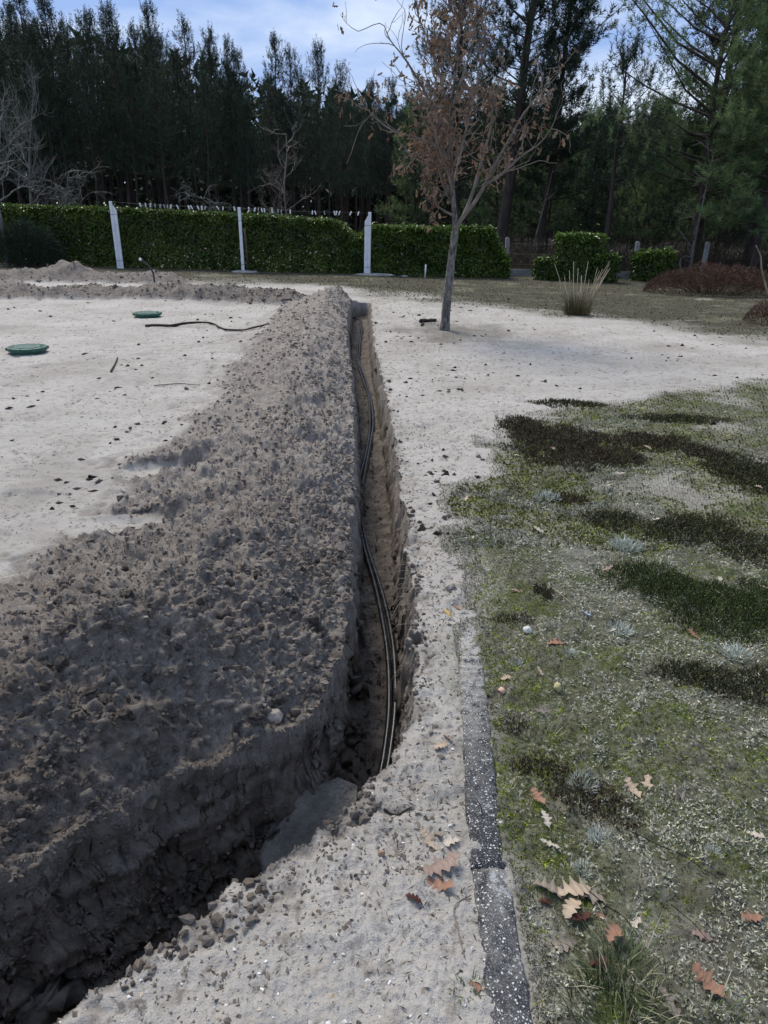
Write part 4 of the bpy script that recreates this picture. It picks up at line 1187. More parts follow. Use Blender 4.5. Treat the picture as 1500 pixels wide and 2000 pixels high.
cover(-4.36, 8.66, 'round green plastic manhole cover at the left edge of the sand')
cover(-4.03, 12.2, 'round green plastic manhole cover beyond the crooked branch')
hose = empty('hose', (-5.54, 17.5, gz(-5.54, 17.5)))
g_ = Geo(); hp = spline([(0, 0, -.1), (.005, 0, .12), (-.03, .02, .32), (-.13, .03, .46), (-.27, .03, .56)], 24); g_.tube(hp, .022, 8)
g_.build('pipe', M['cable'], hose, color=False)
g_ = Geo(); g_.tube([hp[-1] + (hp[-1] - hp[-2]) * t for t in (-.4, 1.2, 1.3)], [.029, .031, .02], 8); g_.build('end_cap', M['white_paint'], hose, color=False)
tag(hose, 'black hose curving up out of the soil bank with white tip', 'hose')

# ------------------------------------------------------------------ posts and washing line
def box(g_, x0, x1, y0, y1, z0, z1, top=None, c=(1, 1, 1)):
    """box; top = (z at x0, z at x1) for a sloped top"""
    za, zb = top or (z1, z1)
    V = [(x0, y0, z0), (x1, y0, z0), (x1, y1, z0), (x0, y1, z0), (x0, y0, za), (x1, y0, zb), (x1, y1, zb), (x0, y1, za)]
    g_.add(V, None, [(0, 3, 2, 1), (4, 5, 6, 7), (0, 1, 5, 4), (1, 2, 6, 5), (2, 3, 7, 6), (3, 0, 4, 7)], c)


def post(x, y, h, fin, rz, lean, label):
    root = empty('washing_line_post', (x, y, gz(x, y)), rz)
    root.rotation_euler = (0, lean, rz)
    g_ = Geo(); box(g_, -.043, .043, -.045, .045, -.05, h); o = g_.build('post', M['white_paint'], root, False, False)
    m = o.modifiers.new('bevel', 'BEVEL'); m.width = .012; m.segments = 2
    if fin:
        g_ = Geo(); s = fin
        x0, x1 = (.045, .145) if s > 0 else (-.145, -.045)
        box(g_, x0, x1, -.032, .032, -.05, h, (h - .09, h - .26) if s > 0 else (h - .26, h - .09))
        o = g_.build('fin', M['white_paint'], root, False, False); m = o.modifiers.new('bevel', 'BEVEL'); m.width = .008; m.segments = 2
    for z_ in (.22, h - .36):
        g_ = Geo(); xa = -.048 - (.102 if fin == -1 else 0); xb = .048 + (.102 if fin == 1 else 0)
        g_.tube([(xa, -.050, z_), (xb, -.050, z_), (xb, .050, z_), (xa, .050, z_), (xa, -.050, z_)], .004, 5, cap=False)
        g_.build('wire_tie', M['wire'], root, color=False)
    g_ = Geo(); g_.tube([(.03 * (fin or 1), 0, h - .04), (.09 * (fin or 1), 0, h - .03), (.12 * (fin or 1), 0, h - .06)], .008, 6)
    g_.build('hook', M['wire'], root, color=False)
    return tag(root, label, 'post', 'white washing line posts')


p1 = post(-8.30, 22.92, 1.88, 1, 0.12, -0.012, 'leftmost white concrete post with slanted fin before the hedge')
p2 = post(-4.42, 22.58, 1.80, 0, 0.05, -0.012, 'middle slim white post with a brown stake behind it')
p3 = post(-.62, 22.48, 1.74, -1, -0.1, 0.006, 'rightmost white concrete post with slanted fin on its left side')
g_ = Geo(); g_.tube([(-4.30, 22.68, -.02), (-4.31, 22.67, .6), (-4.33, 22.66, 1.22)], [.035, .032, .03], 7, wob=.08)
tag(g_.build('stake', M['rust'], color=False), 'brown wooden stake leaning on the middle white post', 'stake')
for x, y, w, lab in ((-4.36, 22.45, .42, 'flat concrete footing under the middle white post'), (-.45, 22.35, .62, 'flat concrete footing under the rightmost white post')):
    g_ = Geo(); V = ICO2_V * np.array([w, .28, .055]) * (1 + .14 * fbm(ICO2_V[:, 0] * 2 + x, ICO2_V[:, 1] * 2, f=1.0)[:, None]); g_.add(V, ICO2_T)
    o = g_.build('post_footing', M['grey_concrete'], color=False, smooth=False); o.location = (x, y, gz(x, y) + .01)
    tag(o, lab, 'footing')
for x, y, s in ((-.05, 22.0, .16), (.45, 22.1, .1)):
    g_ = Geo(); V = ICO2_V * np.array([s, s * .6, s * .3]) * (1 + .3 * fbm(ICO2_V[:, 0] * 2 + x, ICO2_V[:, 1] * 2, f=1.0)[:, None]); g_.add(V, ICO2_T)
    o = g_.build('concrete_lump', M['grey_concrete'], color=False, smooth=False); o.location = (x, y, gz(x, y) + .03)
    tag(o, 'larger flat concrete lump lying right of the rightmost footing' if s > .12 else 'smaller concrete lump farther right of the rightmost footing', 'rubble')
g_ = Geo(); g_.tube([(1.05, 22.0, -.02), (1.06, 22.0, .36)], .022, 8)
tag(g_.build('pipe_stub', M['white_paint'], color=False), 'short white pipe stub standing before the hedge near the oak', 'pipe')
tops = [np.array((-8.2, 22.9, gz(-8.3, 22.92) + 1.86)), np.array((-4.42, 22.58, gz(-4.42, 22.58) + 1.785)), np.array((-.75, 22.48, gz(-.62, 22.48) + 1.72))]
line_pts = []
for a, b in zip(tops[:-1], tops[1:]):
    for t in np.linspace(0, 1, 12)[:-1]:
        line_pts.append(a + (b - a) * t - np.array([0, 0, .03 * 4 * t * (1 - t)]))
line_pts.append(tops[2]); line_pts = np.array(line_pts)
g_ = Geo(); g_.tube(line_pts, .005, 5)
tag(g_.build('washing_line', M['wire'], color=False), 'thin dark wire washing line strung along the three white posts', 'washing line')
peg_px = (273, 284, 294, 303, 314, 321, 328, 335, 347, 370, 375, 388, 396, 403, 427, 438, 460, 488, 500, 506.6, 513, 518, 533, 544.5, 551, 568, 611, 616, 634, 653, 657, 663, 685, 699.6)
peg_count = {}
for k, q in enumerate(peg_px):
    x = -7.425 + (q - 273) * (2.835 / 187) if q < 471 else -4.16 + (q - 488) * (3.21 / 211)
    dull = k in (3, 4, 5, 6, 13, 19, 23, 24, 28)
    y = np.interp(x, line_pts[:, 0], line_pts[:, 1]); z_ = np.interp(x, line_pts[:, 0], line_pts[:, 2])
    r = empty('clothes_peg', (x, y, z_), rng.uniform(-.9, .9))
    r.rotation_euler = (rng.normal() * .2, rng.normal() * .25, r.rotation_euler[2])
    c = (.5, .5, .5) if dull else (1, 1, 1)
    for s in (-1, 1):
        g_ = Geo(); box(g_, -.010, .010, -.007, .007, -.07, .03, c=c)
        V = g_.V[0]; V[:, 1] += s * (.010 + .10 * np.abs(V[:, 2] + .02))
        g_.build('leg', M['peg'], r, False)
    g_ = Geo(); g_.tube([(-.018, 0, -.02), (.018, 0, -.02)], .008, 6, c=c); g_.build('spring', M['peg'], r)
    if not dull: r.scale = (1.2, 1, 1.1)
    span = 0 if q < 471 else 1
    peg_count[(span, dull)] = peg_count.get((span, dull), 0) + 1
    nth = 'first second third fourth fifth sixth seventh eighth ninth tenth eleventh twelfth thirteenth fourteenth'.split()[peg_count[(span, dull)] - 1]
    tag(r, nth + (' dull grey' if dull else ' white') + ' clothes peg right of the ' + ('leftmost' if span == 0 else 'middle') + ' post', 'clothes peg', 'clothes pegs on the washing line')

# ------------------------------------------------------------------ hedges and laurel bushes
def hedge(name, path, tops_, depth, n, label, end_slope=(0, 0), tip=1.0, young=.5, bulge=.11):
    """path: (x, y) along the front foot; tops_: heights at the path points"""
    path = np.array(path, float); tops_ = np.array(tops_, float)
    seg = np.concatenate([[0], np.cumsum(np.hypot(*np.diff(path, axis=0).T))]); Lh = seg[-1]
    root = empty(name, (path[:, 0].mean(), path[:, 1].mean(), 0))
    off_ = np.array(root.location)

    def pt(s, dpt):
        x = np.interp(s, seg, path[:, 0]); y = np.interp(s, seg, path[:, 1])
        return x, y + dpt
    nf = int(n * .62); nt = n - nf
    s = rng.uniform(0, Lh, nf); h = np.interp(s, seg, tops_)
    z_ = h * (rng.random(nf) ** 1.1); dp = rng.exponential(.13, nf) + bulge * fbm(s, z_, f=1.4, o=2) * 2 + .02
    x, y = pt(s, dp)
    x += np.where(s < .3, 0, 0)
    C1 = np.column_stack([x, y, z_])
    N1 = np.column_stack([rng.normal(size=nf) * .5, -np.ones(nf), .55 + rng.normal(size=nf) * .4])
    s2 = rng.uniform(0, Lh, nt); h2 = np.interp(s2, seg, tops_)
    dp2 = rng.uniform(0, depth, nt); x2, y2 = pt(s2, dp2)
    C2_ = np.column_stack([x2, y2, h2 - rng.exponential(.05, nt) + .08 * fbm(s2, dp2, f=1.7, o=3) + .02 + np.where(rng.random(nt) < .035, rng.exponential(.06, nt), 0)])
    N2 = np.column_stack([rng.normal(size=nt) * .5, -.2 + rng.normal(size=nt) * .4, np.ones(nt)])
    C = np.vstack([C1, C2_]); Nn = np.vstack([N1, N2])
    D = rng.normal(size=(n, 3)) + np.array([0, -.6, .25])
    D -= unit(Nn) * np.sum(D * unit(Nn), 1)[:, None]
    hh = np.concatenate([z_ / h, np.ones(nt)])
    col = pal(n, [(1, 1, 1), (.6, .65, .6), (1.5, 1.4, 1.1), (.4, .45, .4), (.8, .85, .7)], .25) * (1 + young * sstep(.8, 1.0, hh))[:, None]  # top leaves painted brighter as if lit from above, along with fresh growth
    col[:, 2] *= .85
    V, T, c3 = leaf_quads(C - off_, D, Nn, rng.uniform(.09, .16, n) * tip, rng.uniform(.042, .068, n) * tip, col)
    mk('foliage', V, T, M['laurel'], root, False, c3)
    g_ = Geo()
    for k in range(int(Lh * 3) + 2):
        s0 = (k + .5) / (int(Lh * 3) + 2) * Lh + rng.normal() * .08
        hx = np.interp(s0, seg, tops_); x, y = pt(s0, depth * rng.uniform(.35, .6))
        p0 = np.array([x, y, -.02]) - off_
        for b in range(3):
            a = rng.uniform(0, 6.28)
            g_.tube([p0, p0 + np.array([math.cos(a) * .08, math.sin(a) * .08, hx * .45]), p0 + np.array([math.cos(a) * .22, math.sin(a) * .22, hx * .9])], [.018, .012, .004], 4, cap=False)
    g_.build('stems', M['dark_twig'], root, color=False)
    return tag(root, label, 'hedge' if Lh > 2 else 'bush')


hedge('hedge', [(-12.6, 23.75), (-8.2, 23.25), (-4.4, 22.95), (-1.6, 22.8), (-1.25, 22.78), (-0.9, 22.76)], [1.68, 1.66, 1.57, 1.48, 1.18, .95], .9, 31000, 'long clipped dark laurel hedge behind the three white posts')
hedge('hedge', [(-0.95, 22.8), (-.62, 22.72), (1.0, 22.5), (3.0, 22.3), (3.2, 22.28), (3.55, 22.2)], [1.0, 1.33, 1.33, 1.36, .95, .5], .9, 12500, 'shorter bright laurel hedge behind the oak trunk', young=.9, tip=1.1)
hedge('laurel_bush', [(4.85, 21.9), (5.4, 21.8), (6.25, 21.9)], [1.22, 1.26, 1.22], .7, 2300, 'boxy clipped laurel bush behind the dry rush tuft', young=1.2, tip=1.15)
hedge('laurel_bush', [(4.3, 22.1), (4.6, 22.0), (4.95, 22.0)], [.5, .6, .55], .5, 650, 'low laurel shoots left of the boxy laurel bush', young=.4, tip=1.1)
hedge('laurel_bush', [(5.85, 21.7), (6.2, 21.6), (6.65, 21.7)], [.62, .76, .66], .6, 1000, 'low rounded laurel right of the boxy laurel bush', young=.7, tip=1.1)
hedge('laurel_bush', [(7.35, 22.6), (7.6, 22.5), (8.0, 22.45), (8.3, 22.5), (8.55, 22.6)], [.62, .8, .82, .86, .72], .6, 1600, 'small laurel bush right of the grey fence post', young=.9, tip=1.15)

# concrete fence behind: gravel boards and posts, wire
for k, (x0, x1) in enumerate(((3.7, 5.6), (5.66, 7.6), (7.8, 9.7))):
    g_ = Geo(); box(g_, x0, x1, 23.48, 23.53, -.05, .20)
    o = g_.build('gravel_board', M['grey_concrete'], color=False, smooth=False)
    tag(o, ['low concrete board behind the hedge end', 'low concrete board behind the boxy laurel bush', 'low concrete board behind the small laurel bush'][k], 'board')
for x, h, lab in ((3.66, 1.13, 'grey concrete fence post behind the right end of the hedge'), (7.68, 1.10, 'grey round-topped fence post between the two laurel bushes'), (9.78, 1.13, 'grey round-topped fence post above the brown heather')):
    prof = [(-.06, -.05)] + [(-.06, h - .06)] + [(.06 * math.cos(a), h - .06 + .06 * math.sin(a)) for a in np.linspace(math.pi * .85, math.pi * .15, 7)] + [(.06, h - .06), (.06, -.05)]
    m = len(prof)
    V = [(px, -.05, pz) for px, pz in prof] + [(px, .05, pz) for px, pz in prof]
    g_ = Geo(); g_.add(V, [(0, k, k + 1) for k in range(1, m - 1)] + [(m, m + k + 1, m + k) for k in range(1, m - 1)], [(k, m + k, m + (k + 1) % m, (k + 1) % m) for k in range(m)])
    o = g_.build('fence_post', M['grey_concrete'], color=False, smooth=False); o.location = (x, 23.5, 0); o.rotation_euler = (0, R(-2 if x < 8 else 1), 0)
    tag(o, lab, 'fence post', 'grey concrete fence posts')
for k, z_ in enumerate((.35, .65, .95)):
    g_ = Geo(); g_.tube([(3.66, 23.44, z_), (7.68, 23.44, z_ - .01), (9.78, 23.44, z_), (14, 23.4, z_)], .004, 4)
    tag(g_.build('fence_wire', M['wire'], color=False), ['bottom', 'middle', 'top'][k] + ' wire of the fence between the grey posts', 'wire')

# ------------------------------------------------------------------ trees
def needle_mesh(C, D, L, nl, w, n, bright):
    """bottle-brush shoots of single-triangle needles"""
    m = len(C)
    D = unit(D)
    t = rng.random((m, n))
    B = C[:, None] + D[:, None] * (t * L[:, None])[..., None]
    rad = rng.normal(size=(m, n, 3)); rad -= D[:, None] * np.sum(rad * D[:, None], -1, keepdims=True); rad = unit(rad)
    dd = unit(D[:, None] * (0.55 + .5 * t[..., None]) + rad)
    tip = B + dd * (nl * rng.uniform(.7, 1.15, (m, n)))[..., None]
    sd_ = unit(np.cross(dd, rng.normal(size=(m, n, 3)))) * w * .5
    V = np.stack([B - sd_, B + sd_, tip], 2).reshape(-1, 3)
    c = np.repeat((bright[:, None, None] * np.ones((m, n, 1))).reshape(-1, 1), 3, 0) * np.ones((1, 3))
    return V, np.arange(len(V)).reshape(-1, 3), c


def pine(H, cb, Rc, dens=9.0, r0=.14, lean=(0, 0), n=16, nl=.17, w=.02, upright=.9, whorl=.55, dead=True, tuft=.26, nb=(4, 6), side=None, mat='needles', seed=0, droop=0.0, prof=.6):
    """one pine as an Empty with a trunk and a crown"""
    global rng
    keep_rng = rng; rng = np.random.default_rng(900 + seed)
    gT_, C, D, L, Bt = Geo(), [], [], [], []
    nz = 12
    zz = np.linspace(-.3, H, nz)
    wob = np.column_stack([fbm(zz + seed * 3.1, zz * 0 + 1, f=.35, o=2), fbm(zz + seed * 3.1, zz * 0 + 8, f=.35, o=2)]) * .18 * np.clip(zz, 0, 3)[:, None] / 3
    tr = np.column_stack([wob[:, 0] + lean[0] * zz / H, wob[:, 1] + lean[1] * zz / H, zz])
    gT_.tube(tr, r0 * np.clip(1 - zz / H, 0, 1) ** .75 + .012, 8, wob=.05)

    def trunk_at(z_):
        return np.array([np.interp(z_, zz, tr[:, 0]), np.interp(z_, zz, tr[:, 1]), z_])
    z_ = cb
    while z_ < H - .25:
        fr = (z_ - cb) / (H - cb)
        az0 = rng.uniform(0, 6.28); k_n = rng.integers(*nb)
        for k in range(k_n):
            az = az0 + k * 6.28 / k_n + rng.normal() * .3
            Lb = (Rc * (1 - fr) ** prof * rng.uniform(.5, 1.25) + .18)
            if side is not None: Lb *= 1 + side[1] * max(0, math.cos(az - side[0]))
            el = (.05 + 1.0 * fr ** 1.2 + rng.normal() * .12) - droop * (1 - fr)
            o_ = np.array([math.cos(az), math.sin(az), 0])
            p0 = trunk_at(z_ + rng.normal() * .06)
            pts = [p0 + o_ * Lb * t * math.cos(el) + np.array([0, 0, Lb * (t * math.sin(el) + .28 * t * t)]) + rng.normal(size=3) * .04 * Lb * t for t in (0, .35, .7, 1)]
            gT_.tube(pts, np.array([1, .7, .45, .2]) * (.010 + .010 * Lb), 4, cap=False)
            m = int(Lb * dens) + 2
            t = .25 + .75 * rng.random(m) ** .75
            pp = np.array([np.array(pts)[:, j] for j in range(3)])
            B = np.column_stack([np.interp(t, [0, .35, .7, 1], pp[j]) for j in range(3)])
            lat = rng.normal(size=(m, 3)) * np.array([.20, .20, .13]) * (.35 + .5 * Lb)
            tg = unit(np.array(pts[-1]) - np.array(pts[1]))
            C.append(B + lat * (t[:, None] * .9)); D.append(tg[None] * .55 + np.array([0, 0, upright]) + rng.normal(size=(m, 3)) * .35 + unit(lat) * .25)
            L.append(np.full(m, tuft) * rng.uniform(.7, 1.3, m)); Bt.append(rng.uniform(.65, 1.35, m))
            for q in range(0, m, 3):                       # twiglets carrying the shoots
                gT_.tube([B[q], B[q] + lat[q] * t[q] * .9], [.010, .005], 3, cap=False)
            C.append(np.array([pts[-1]])); D.append(np.array([tg * .5 + np.array([0, 0, upright])])); L.append(np.array([tuft * 1.3])); Bt.append(np.array([1.1]))
        z_ += whorl * rng.uniform(.75, 1.25) * (1 - .35 * fr)
    for k in range(5):                                    # leader
        a = rng.uniform(0, 6.28)
        C.append(np.array([trunk_at(H - .1 - .12 * k)])); D.append(np.array([[math.cos(a) * .25 * k / 2, math.sin(a) * .25 * k / 2, 1.0]])); L.append(np.array([tuft * 1.7])); Bt.append(np.array([1.2]))
    if dead:                                              # dead twigs under the crown
        for k in range(int(cb * 3)):
            zd = rng.uniform(.25 * cb, cb); a = rng.uniform(0, 6.28); l = rng.uniform(.3, 1.1)
            p0 = trunk_at(zd); o_ = np.array([math.cos(a), math.sin(a), rng.normal() * .2])
            gT_.tube([p0, p0 + o_ * l * .6, p0 + o_ * l + np.array([0, 0, rng.normal() * .15])], [.014, .009, .004], 3, cap=False)
    C, D, L, Bt = np.vstack(C), np.vstack(D), np.concatenate(L), np.concatenate(Bt)
    root = empty('pine_tree')
    gT_.build('trunk', M['bark_pine'], root, color=False)
    V, T, c = needle_mesh(C, D, L, nl, w, n, Bt)
    mk('crown', V, T, M[mat], root, False, c)
    rng = keep_rng
    return root


PK = dict(r0=.10, n=17, w=.026, tuft=.44, upright=1.9, prof=.68)
protos = [pine(12.5, 5.0, 1.8, seed=1, dens=7, whorl=.7, **PK), pine(12.5, 5.6, 1.55, seed=2, dens=9, whorl=.62, **PK), pine(12.5, 4.6, 2.0, seed=3, dens=6.5, whorl=.75, **PK), pine(12.5, 5.4, 1.75, seed=4, dens=8, whorl=.58, **PK), pine(12.5, 5.0, 1.5, seed=5, dens=9, whorl=.66, **PK)]
used = [False] * 5


def place_pine(x, y, h, label, group, k=None):
    k = int(rng.integers(5)) if k is None else k
    if used[k]: o = copy_tree(protos[k])
    else: o = protos[k]; used[k] = True
    s = h / 12.5
    o.location = (x, y, -.02); o.rotation_euler = (rng.normal() * .012, rng.normal() * .012, rng.uniform(0, 6.28))
    o.scale = (s * rng.uniform(.9, 1.12), s * rng.uniform(.9, 1.12), s)
    return tag(o, label, 'pine tree', group)


SKY = [(-21.49, 12.9, 'tall pine touching the top edge at the far left of the skyline'), (-19.86, 12.8, 'pine with a tip at the top edge, second from the left'), (-17.74, 11.44, 'lower pointed pine left of the leftmost white post'),
       (-16.14, 12.06, 'pointed pine rising straight above the leftmost white post'), (-13.93, 12.34, 'open tall pine with see-through crown right of the leftmost white post'), (-12.08, 11.65, 'narrow pine just right of the open tall pine'),
       (-10.88, 11.27, 'narrow pine at the step where the skyline begins to drop'), (-9.84, 10.6, 'pine on the falling skyline above the middle of the left line span'), (-9.14, 10.0, 'small pine tip left of the middle white post'),
       (-6.96, 10.95, 'isolated slim pine right above the middle white post'), (-5.93, 10.24, 'short pine between the two isolated slim pines'), (-4.50, 10.85, 'isolated open pine left of the bare oak crown'),
       (-3.03, 9.54, 'rounded pine at the end of the skyline before the oak'), (-1.35, 8.8, 'low pine half hidden at the left side of the oak crown'), (-.12, 8.95, 'low pine behind the left branches of the oak'), (.95, 8.2, 'low pine hidden behind the oak crown centre')]
for k, (x, h, lab) in enumerate(SKY):
    place_pine(x, 48 + rng.uniform(-.6, .6), h, lab, 'pines on the skyline', k % 5)
# dense plantation between and behind the skyline pines
for row, (y, hm) in enumerate(((46.0, .80), (50.5, .86), (53.0, .88), (56.0, .90), (59.5, .9))):
    x = -34 + rng.uniform(0, 1)
    while x < 20:
        hs = np.interp(x * 48 / y, [-24, -20, -14, -10, -8, -5, -3, 0, 6, 20], [12.6, 12.6, 11.7, 10.8, 9.6, 9.6, 9.2, 8.6, 8.0, 7.5]) * y / 48
        place_pine(x, y + rng.uniform(-.9, .9), hs * hm * rng.uniform(.9, 1.05), 'dark slender pine standing in the dense plantation behind the hedge', 'plantation pines behind the hedge')
        x += rng.uniform(1.5, 2.5) * (1.0 if row < 2 else 1.25)


def forest_mass():
    gF = Geo(); C, D, L, B = [], [], [], []
    n1 = 230; gx_ = np.arange(-78, 78, 1.25); n2 = 4 * len(gx_); n = n1 + n2
    X = np.concatenate([rng.uniform(-75, 75, n1)] + [gx_ + rng.uniform(-.5, .5, len(gx_)) for _ in range(4)])
    Y = np.concatenate([rng.uniform(61, 82, n1)] + [np.full(len(gx_), yy) + rng.uniform(-4, 4, len(gx_)) for yy in (84, 92, 100, 108)])
    lowc = np.where(np.arange(n) < n1, .32, .0)
    for x, y, lc in zip(X, Y, lowc):
        h = np.interp(x * 48 / y, [-24, -14, -8, -3, 0, 6, 20], [11.8, 10.8, 9.2, 8.4, 8.0, 7.4, 7.0]) * y / 48 * rng.uniform(.75, .92)
        gF.tube([(x, y, -.1), (x + rng.normal() * .2, y, h * .5), (x, y, h)], [.13, .10, .03], 5, cap=False)
        m = 50 if lc else 75
        zc = h * (lc + (1 - lc) * rng.random(m)) if lc else np.where(rng.random(m) < .75, rng.uniform(0, 9.5, m), h * rng.random(m)); a = rng.uniform(0, 6.28, m); rr = 2.4 * np.clip(1 - (zc / h - lc) / (1.1 - lc), .1, 1) * np.sqrt(rng.random(m))
        C.append(np.column_stack([x + rr * np.cos(a), y + rr * np.sin(a), zc])); D.append(np.column_stack([np.cos(a) * .4, np.sin(a) * .4, np.ones(m)])); L.append(np.full(m, .5)); B.append(rng.uniform(.6, 1.2, m))
    V, T, c = needle_mesh(np.vstack(C), np.vstack(D), np.concatenate(L), .9, .42, 4, np.concatenate(B))
    ob = mk('forest', V, T, M['needles'], None, False, c)
    tr = gF.build('forest', M['bark_pine'], color=False)
    tag(ob, 'far dark mass of pine crowns deep in the plantation', 'forest', kind='stuff')
    tag(tr, 'far trunks deep in the plantation', 'forest', kind='stuff')


forest_mass()

# nearer pines on the right
def near_pine(x, y, label, **kw):
    o = pine(**kw); o.location = (x, y, -.05)
    return tag(o, label, 'pine tree', 'pines beyond the fence on the right')


near_pine(4.3, 30, 'big open pine with a thick dark trunk behind the oak', H=13.5, cb=3.6, Rc=3.3, dens=13, r0=.23, lean=(.9, 0), n=22, nl=.21, w=.024, upright=.7, whorl=.75, seed=21)
near_pine(2.9, 34, 'dense dark pine directly behind the oak crown', H=13.5, cb=3.2, Rc=2.4, dens=15, r0=.15, lean=(-.5, 0), n=16, nl=.2, w=.024, upright=1.0, whorl=.6, seed=22)
near_pine(6.15, 31, 'dense pine with drooping outline right of the big open one', H=12.5, cb=2.4, Rc=1.7, dens=17, r0=.13, lean=(.25, 0), n=16, nl=.2, w=.024, upright=1.0, whorl=.5, seed=23)
near_pine(7.33, 26, 'young open pine with upright candles against the sky gap', H=6.5, cb=3.0, Rc=1.45, dens=5, r0=.085, lean=(-.1, 0), n=40, nl=.17, w=.02, upright=1.7, whorl=.6, tuft=.5, nb=(3, 5), seed=24)
near_pine(9.78, 24.6, 'tall pine with long bare-tipped branches reaching left over the gap', H=12, cb=2.9, Rc=2.9, dens=9, r0=.10, lean=(-.2, 0), n=18, nl=.18, w=.020, upright=.6, whorl=.62, side=(math.pi * .98, .55), seed=25, mat='needles_bright')
near_pine(12.3, 26, 'large bushy pine filling the upper right corner', H=13, cb=1.8, Rc=3.4, dens=17, r0=.2, n=20, nl=.22, w=.028, upright=.5, whorl=.55, seed=26, mat='needles_bright')
near_pine(10.9, 22.6, 'bright feathery pine at the right edge above the brown heather', H=8.5, cb=1.7, Rc=2.0, dens=20, r0=.09, n=20, nl=.2, w=.024, upright=.5, whorl=.5, seed=27, mat='needles_bright', droop=.25)
near_pine(11.7, 29, 'tall shaded pine behind the feathery one at the right edge', H=13, cb=2.0, Rc=2.6, dens=15, r0=.16, n=16, nl=.2, w=.026, upright=.9, whorl=.55, seed=28)
young = [(4.9, 36, 6.6), (7.2, 35, 5.4), (8.6, 33, 4.6), (9.6, 38, 6.4), (10.6, 32, 4.8), (11.8, 36, 6.4), (13.2, 39, 7.0), (12.6, 31, 4.6), (14.6, 34, 6.2), (15.8, 40, 7.6), (8.0, 40, 6.6), (6.2, 39, 6.6), (16.6, 33, 6.0), (17.8, 37, 7.5), (2.6, 38, 6.6), (1.2, 40, 7.0), (18.5, 32, 6.4), (11.2, 41, 6.8), (14.2, 42, 7.2)]
yp = [pine(6.0, .8, 1.35, seed=31, dens=13, r0=.06, n=15, w=.026, whorl=.42, dead=False, mat='needles_bright'), pine(6.0, 1.3, 1.2, seed=32, dens=14, r0=.06, n=15, w=.026, whorl=.40, dead=False, upright=1.3, mat='needles_bright'),
      pine(6.0, .5, 1.5, seed=33, dens=13, r0=.06, n=15, w=.026, whorl=.45, dead=False, mat='needles')]
for k, (x, y, h) in enumerate(young):
    o = yp[k % 3] if k < 3 else copy_tree(yp[k % 3])
    o.location = (x, y, -.05); o.rotation_euler = (0, 0, k * 1.7); s = h / 6.0; o.scale = (s * 1.05, s * 1.05, s)
    tag(o, 'young bushy pine in the thicket beyond the fence on the right', 'pine tree', 'young pines in the thicket on the right')


# bare trees -------------------------------------------------------
def grow(g_, p, d, L, r, depth, spread=.6, up=.15, tips=None, sides=5, shrink=.72, kids=(2, 4), curl=.25):
    n = 4
    pts = [np.array(p, float)]; dd = np.array(d, float)
    for k in range(n):
        dd = unit(dd + rng.normal(size=3) * curl + np.array([0, 0, up * .4]))
        pts.append(pts[-1] + dd * L / n)
    g_.tube(pts, np.linspace(r, r * .6, n + 1), sides if depth > 1 else 3, cap=False)
    if depth <= 0:
        if tips is not None: tips.append((pts[-1], dd))
        return
    for k in range(int(rng.integers(*kids))):
        i = int(rng.integers(1, n + 1))
        nd = unit(dd + rng.normal(size=3) * spread + np.array([0, 0, up]))
        grow(g_, pts[i], nd, L * shrink * rng.uniform(.7, 1.15), r * .55, depth - 1, spread, up, tips, max(3, sides - 1), shrink, kids, curl)
    grow(g_, pts[-1], unit(dd + rng.normal(size=3) * .25), L * shrink, r * .6, depth - 1, spread, up, tips, max(3, sides - 1), shrink, kids, curl)


def bare_tree(name, x, y, trunk, r, label, depth=3, L=.9, mat='bark_grey', spread=.7, up=.2, nb=9, start=.25, cat='bare tree'):
    root = empty(name, (x, y, 0))
    tp = spline(trunk, 16)
    g_ = Geo(); g_.tube(tp, np.linspace(r, r * .25, 16), 7, wob=.08)
    g_.build('trunk', M[mat], root, color=False)
    for k in range(nb):
        gB = Geo()
        i = int(rng.integers(int(16 * start), 16)); a = rng.uniform(0, 6.28)
        grow(gB, tp[i], (math.cos(a), math.sin(a), .5), L * (1.15 - .5 * i / 16), r * .4, depth, spread, up, kids=(2, 4))
        gB.build('branch', M[mat], root, color=False)
    return tag(root, label, cat)


bare_tree('bare_tree', -11.55, 22.6, [(0, 0, -.1), (.05, 0, .9), (.0, .05, 1.7), (.25, 0, 2.8), (.5, 0, 3.9)], .07, 'grey lichen-covered bare tree at the left edge before the hedge end', depth=3, L=.85, nb=12, start=.4)
bare_tree('bare_tree', -12.6, 27, [(0, 0, -.1), (-.02, 0, 1.5), (.15, 0, 3.0), (.45, 0, 4.4), (.75, 0, 5.5)], .06, 'pale grey bare tree with upswept twigs behind the left end of the hedge', depth=3, L=.95, nb=13, start=.3, up=.35)
bare_tree('bare_tree', -11.3, 26.2, [(0, 0, -.1), (.1, 0, 1.0), (.3, 0, 2.0), (.5, 0, 2.8)], .05, 'low arching grey bare tree leaning out over the hedge', depth=3, L=.9, nb=12, start=.3, up=-.15)
bare_tree('bare_tree', -4.35, 32, [(0, 0, -.1), (.02, 0, 1.4), (-.05, 0, 2.6), (.1, 0, 3.9), (.1, 0, 4.6)], .05, 'small brownish bare tree behind the hedge between middle and right posts', depth=3, L=.8, nb=12, start=.3, mat='twig')
bare_tree('bare_tree', -5.6, 26, [(0, 0, -.1), (-.1, 0, 1.1), (-.5, 0, 1.9), (-1.1, 0, 2.15), (-1.55, 0, 1.95)], .03, 'bent bare branches arching over the hedge top left of the middle post', depth=2, L=.55, nb=14, start=.4, up=-.1)
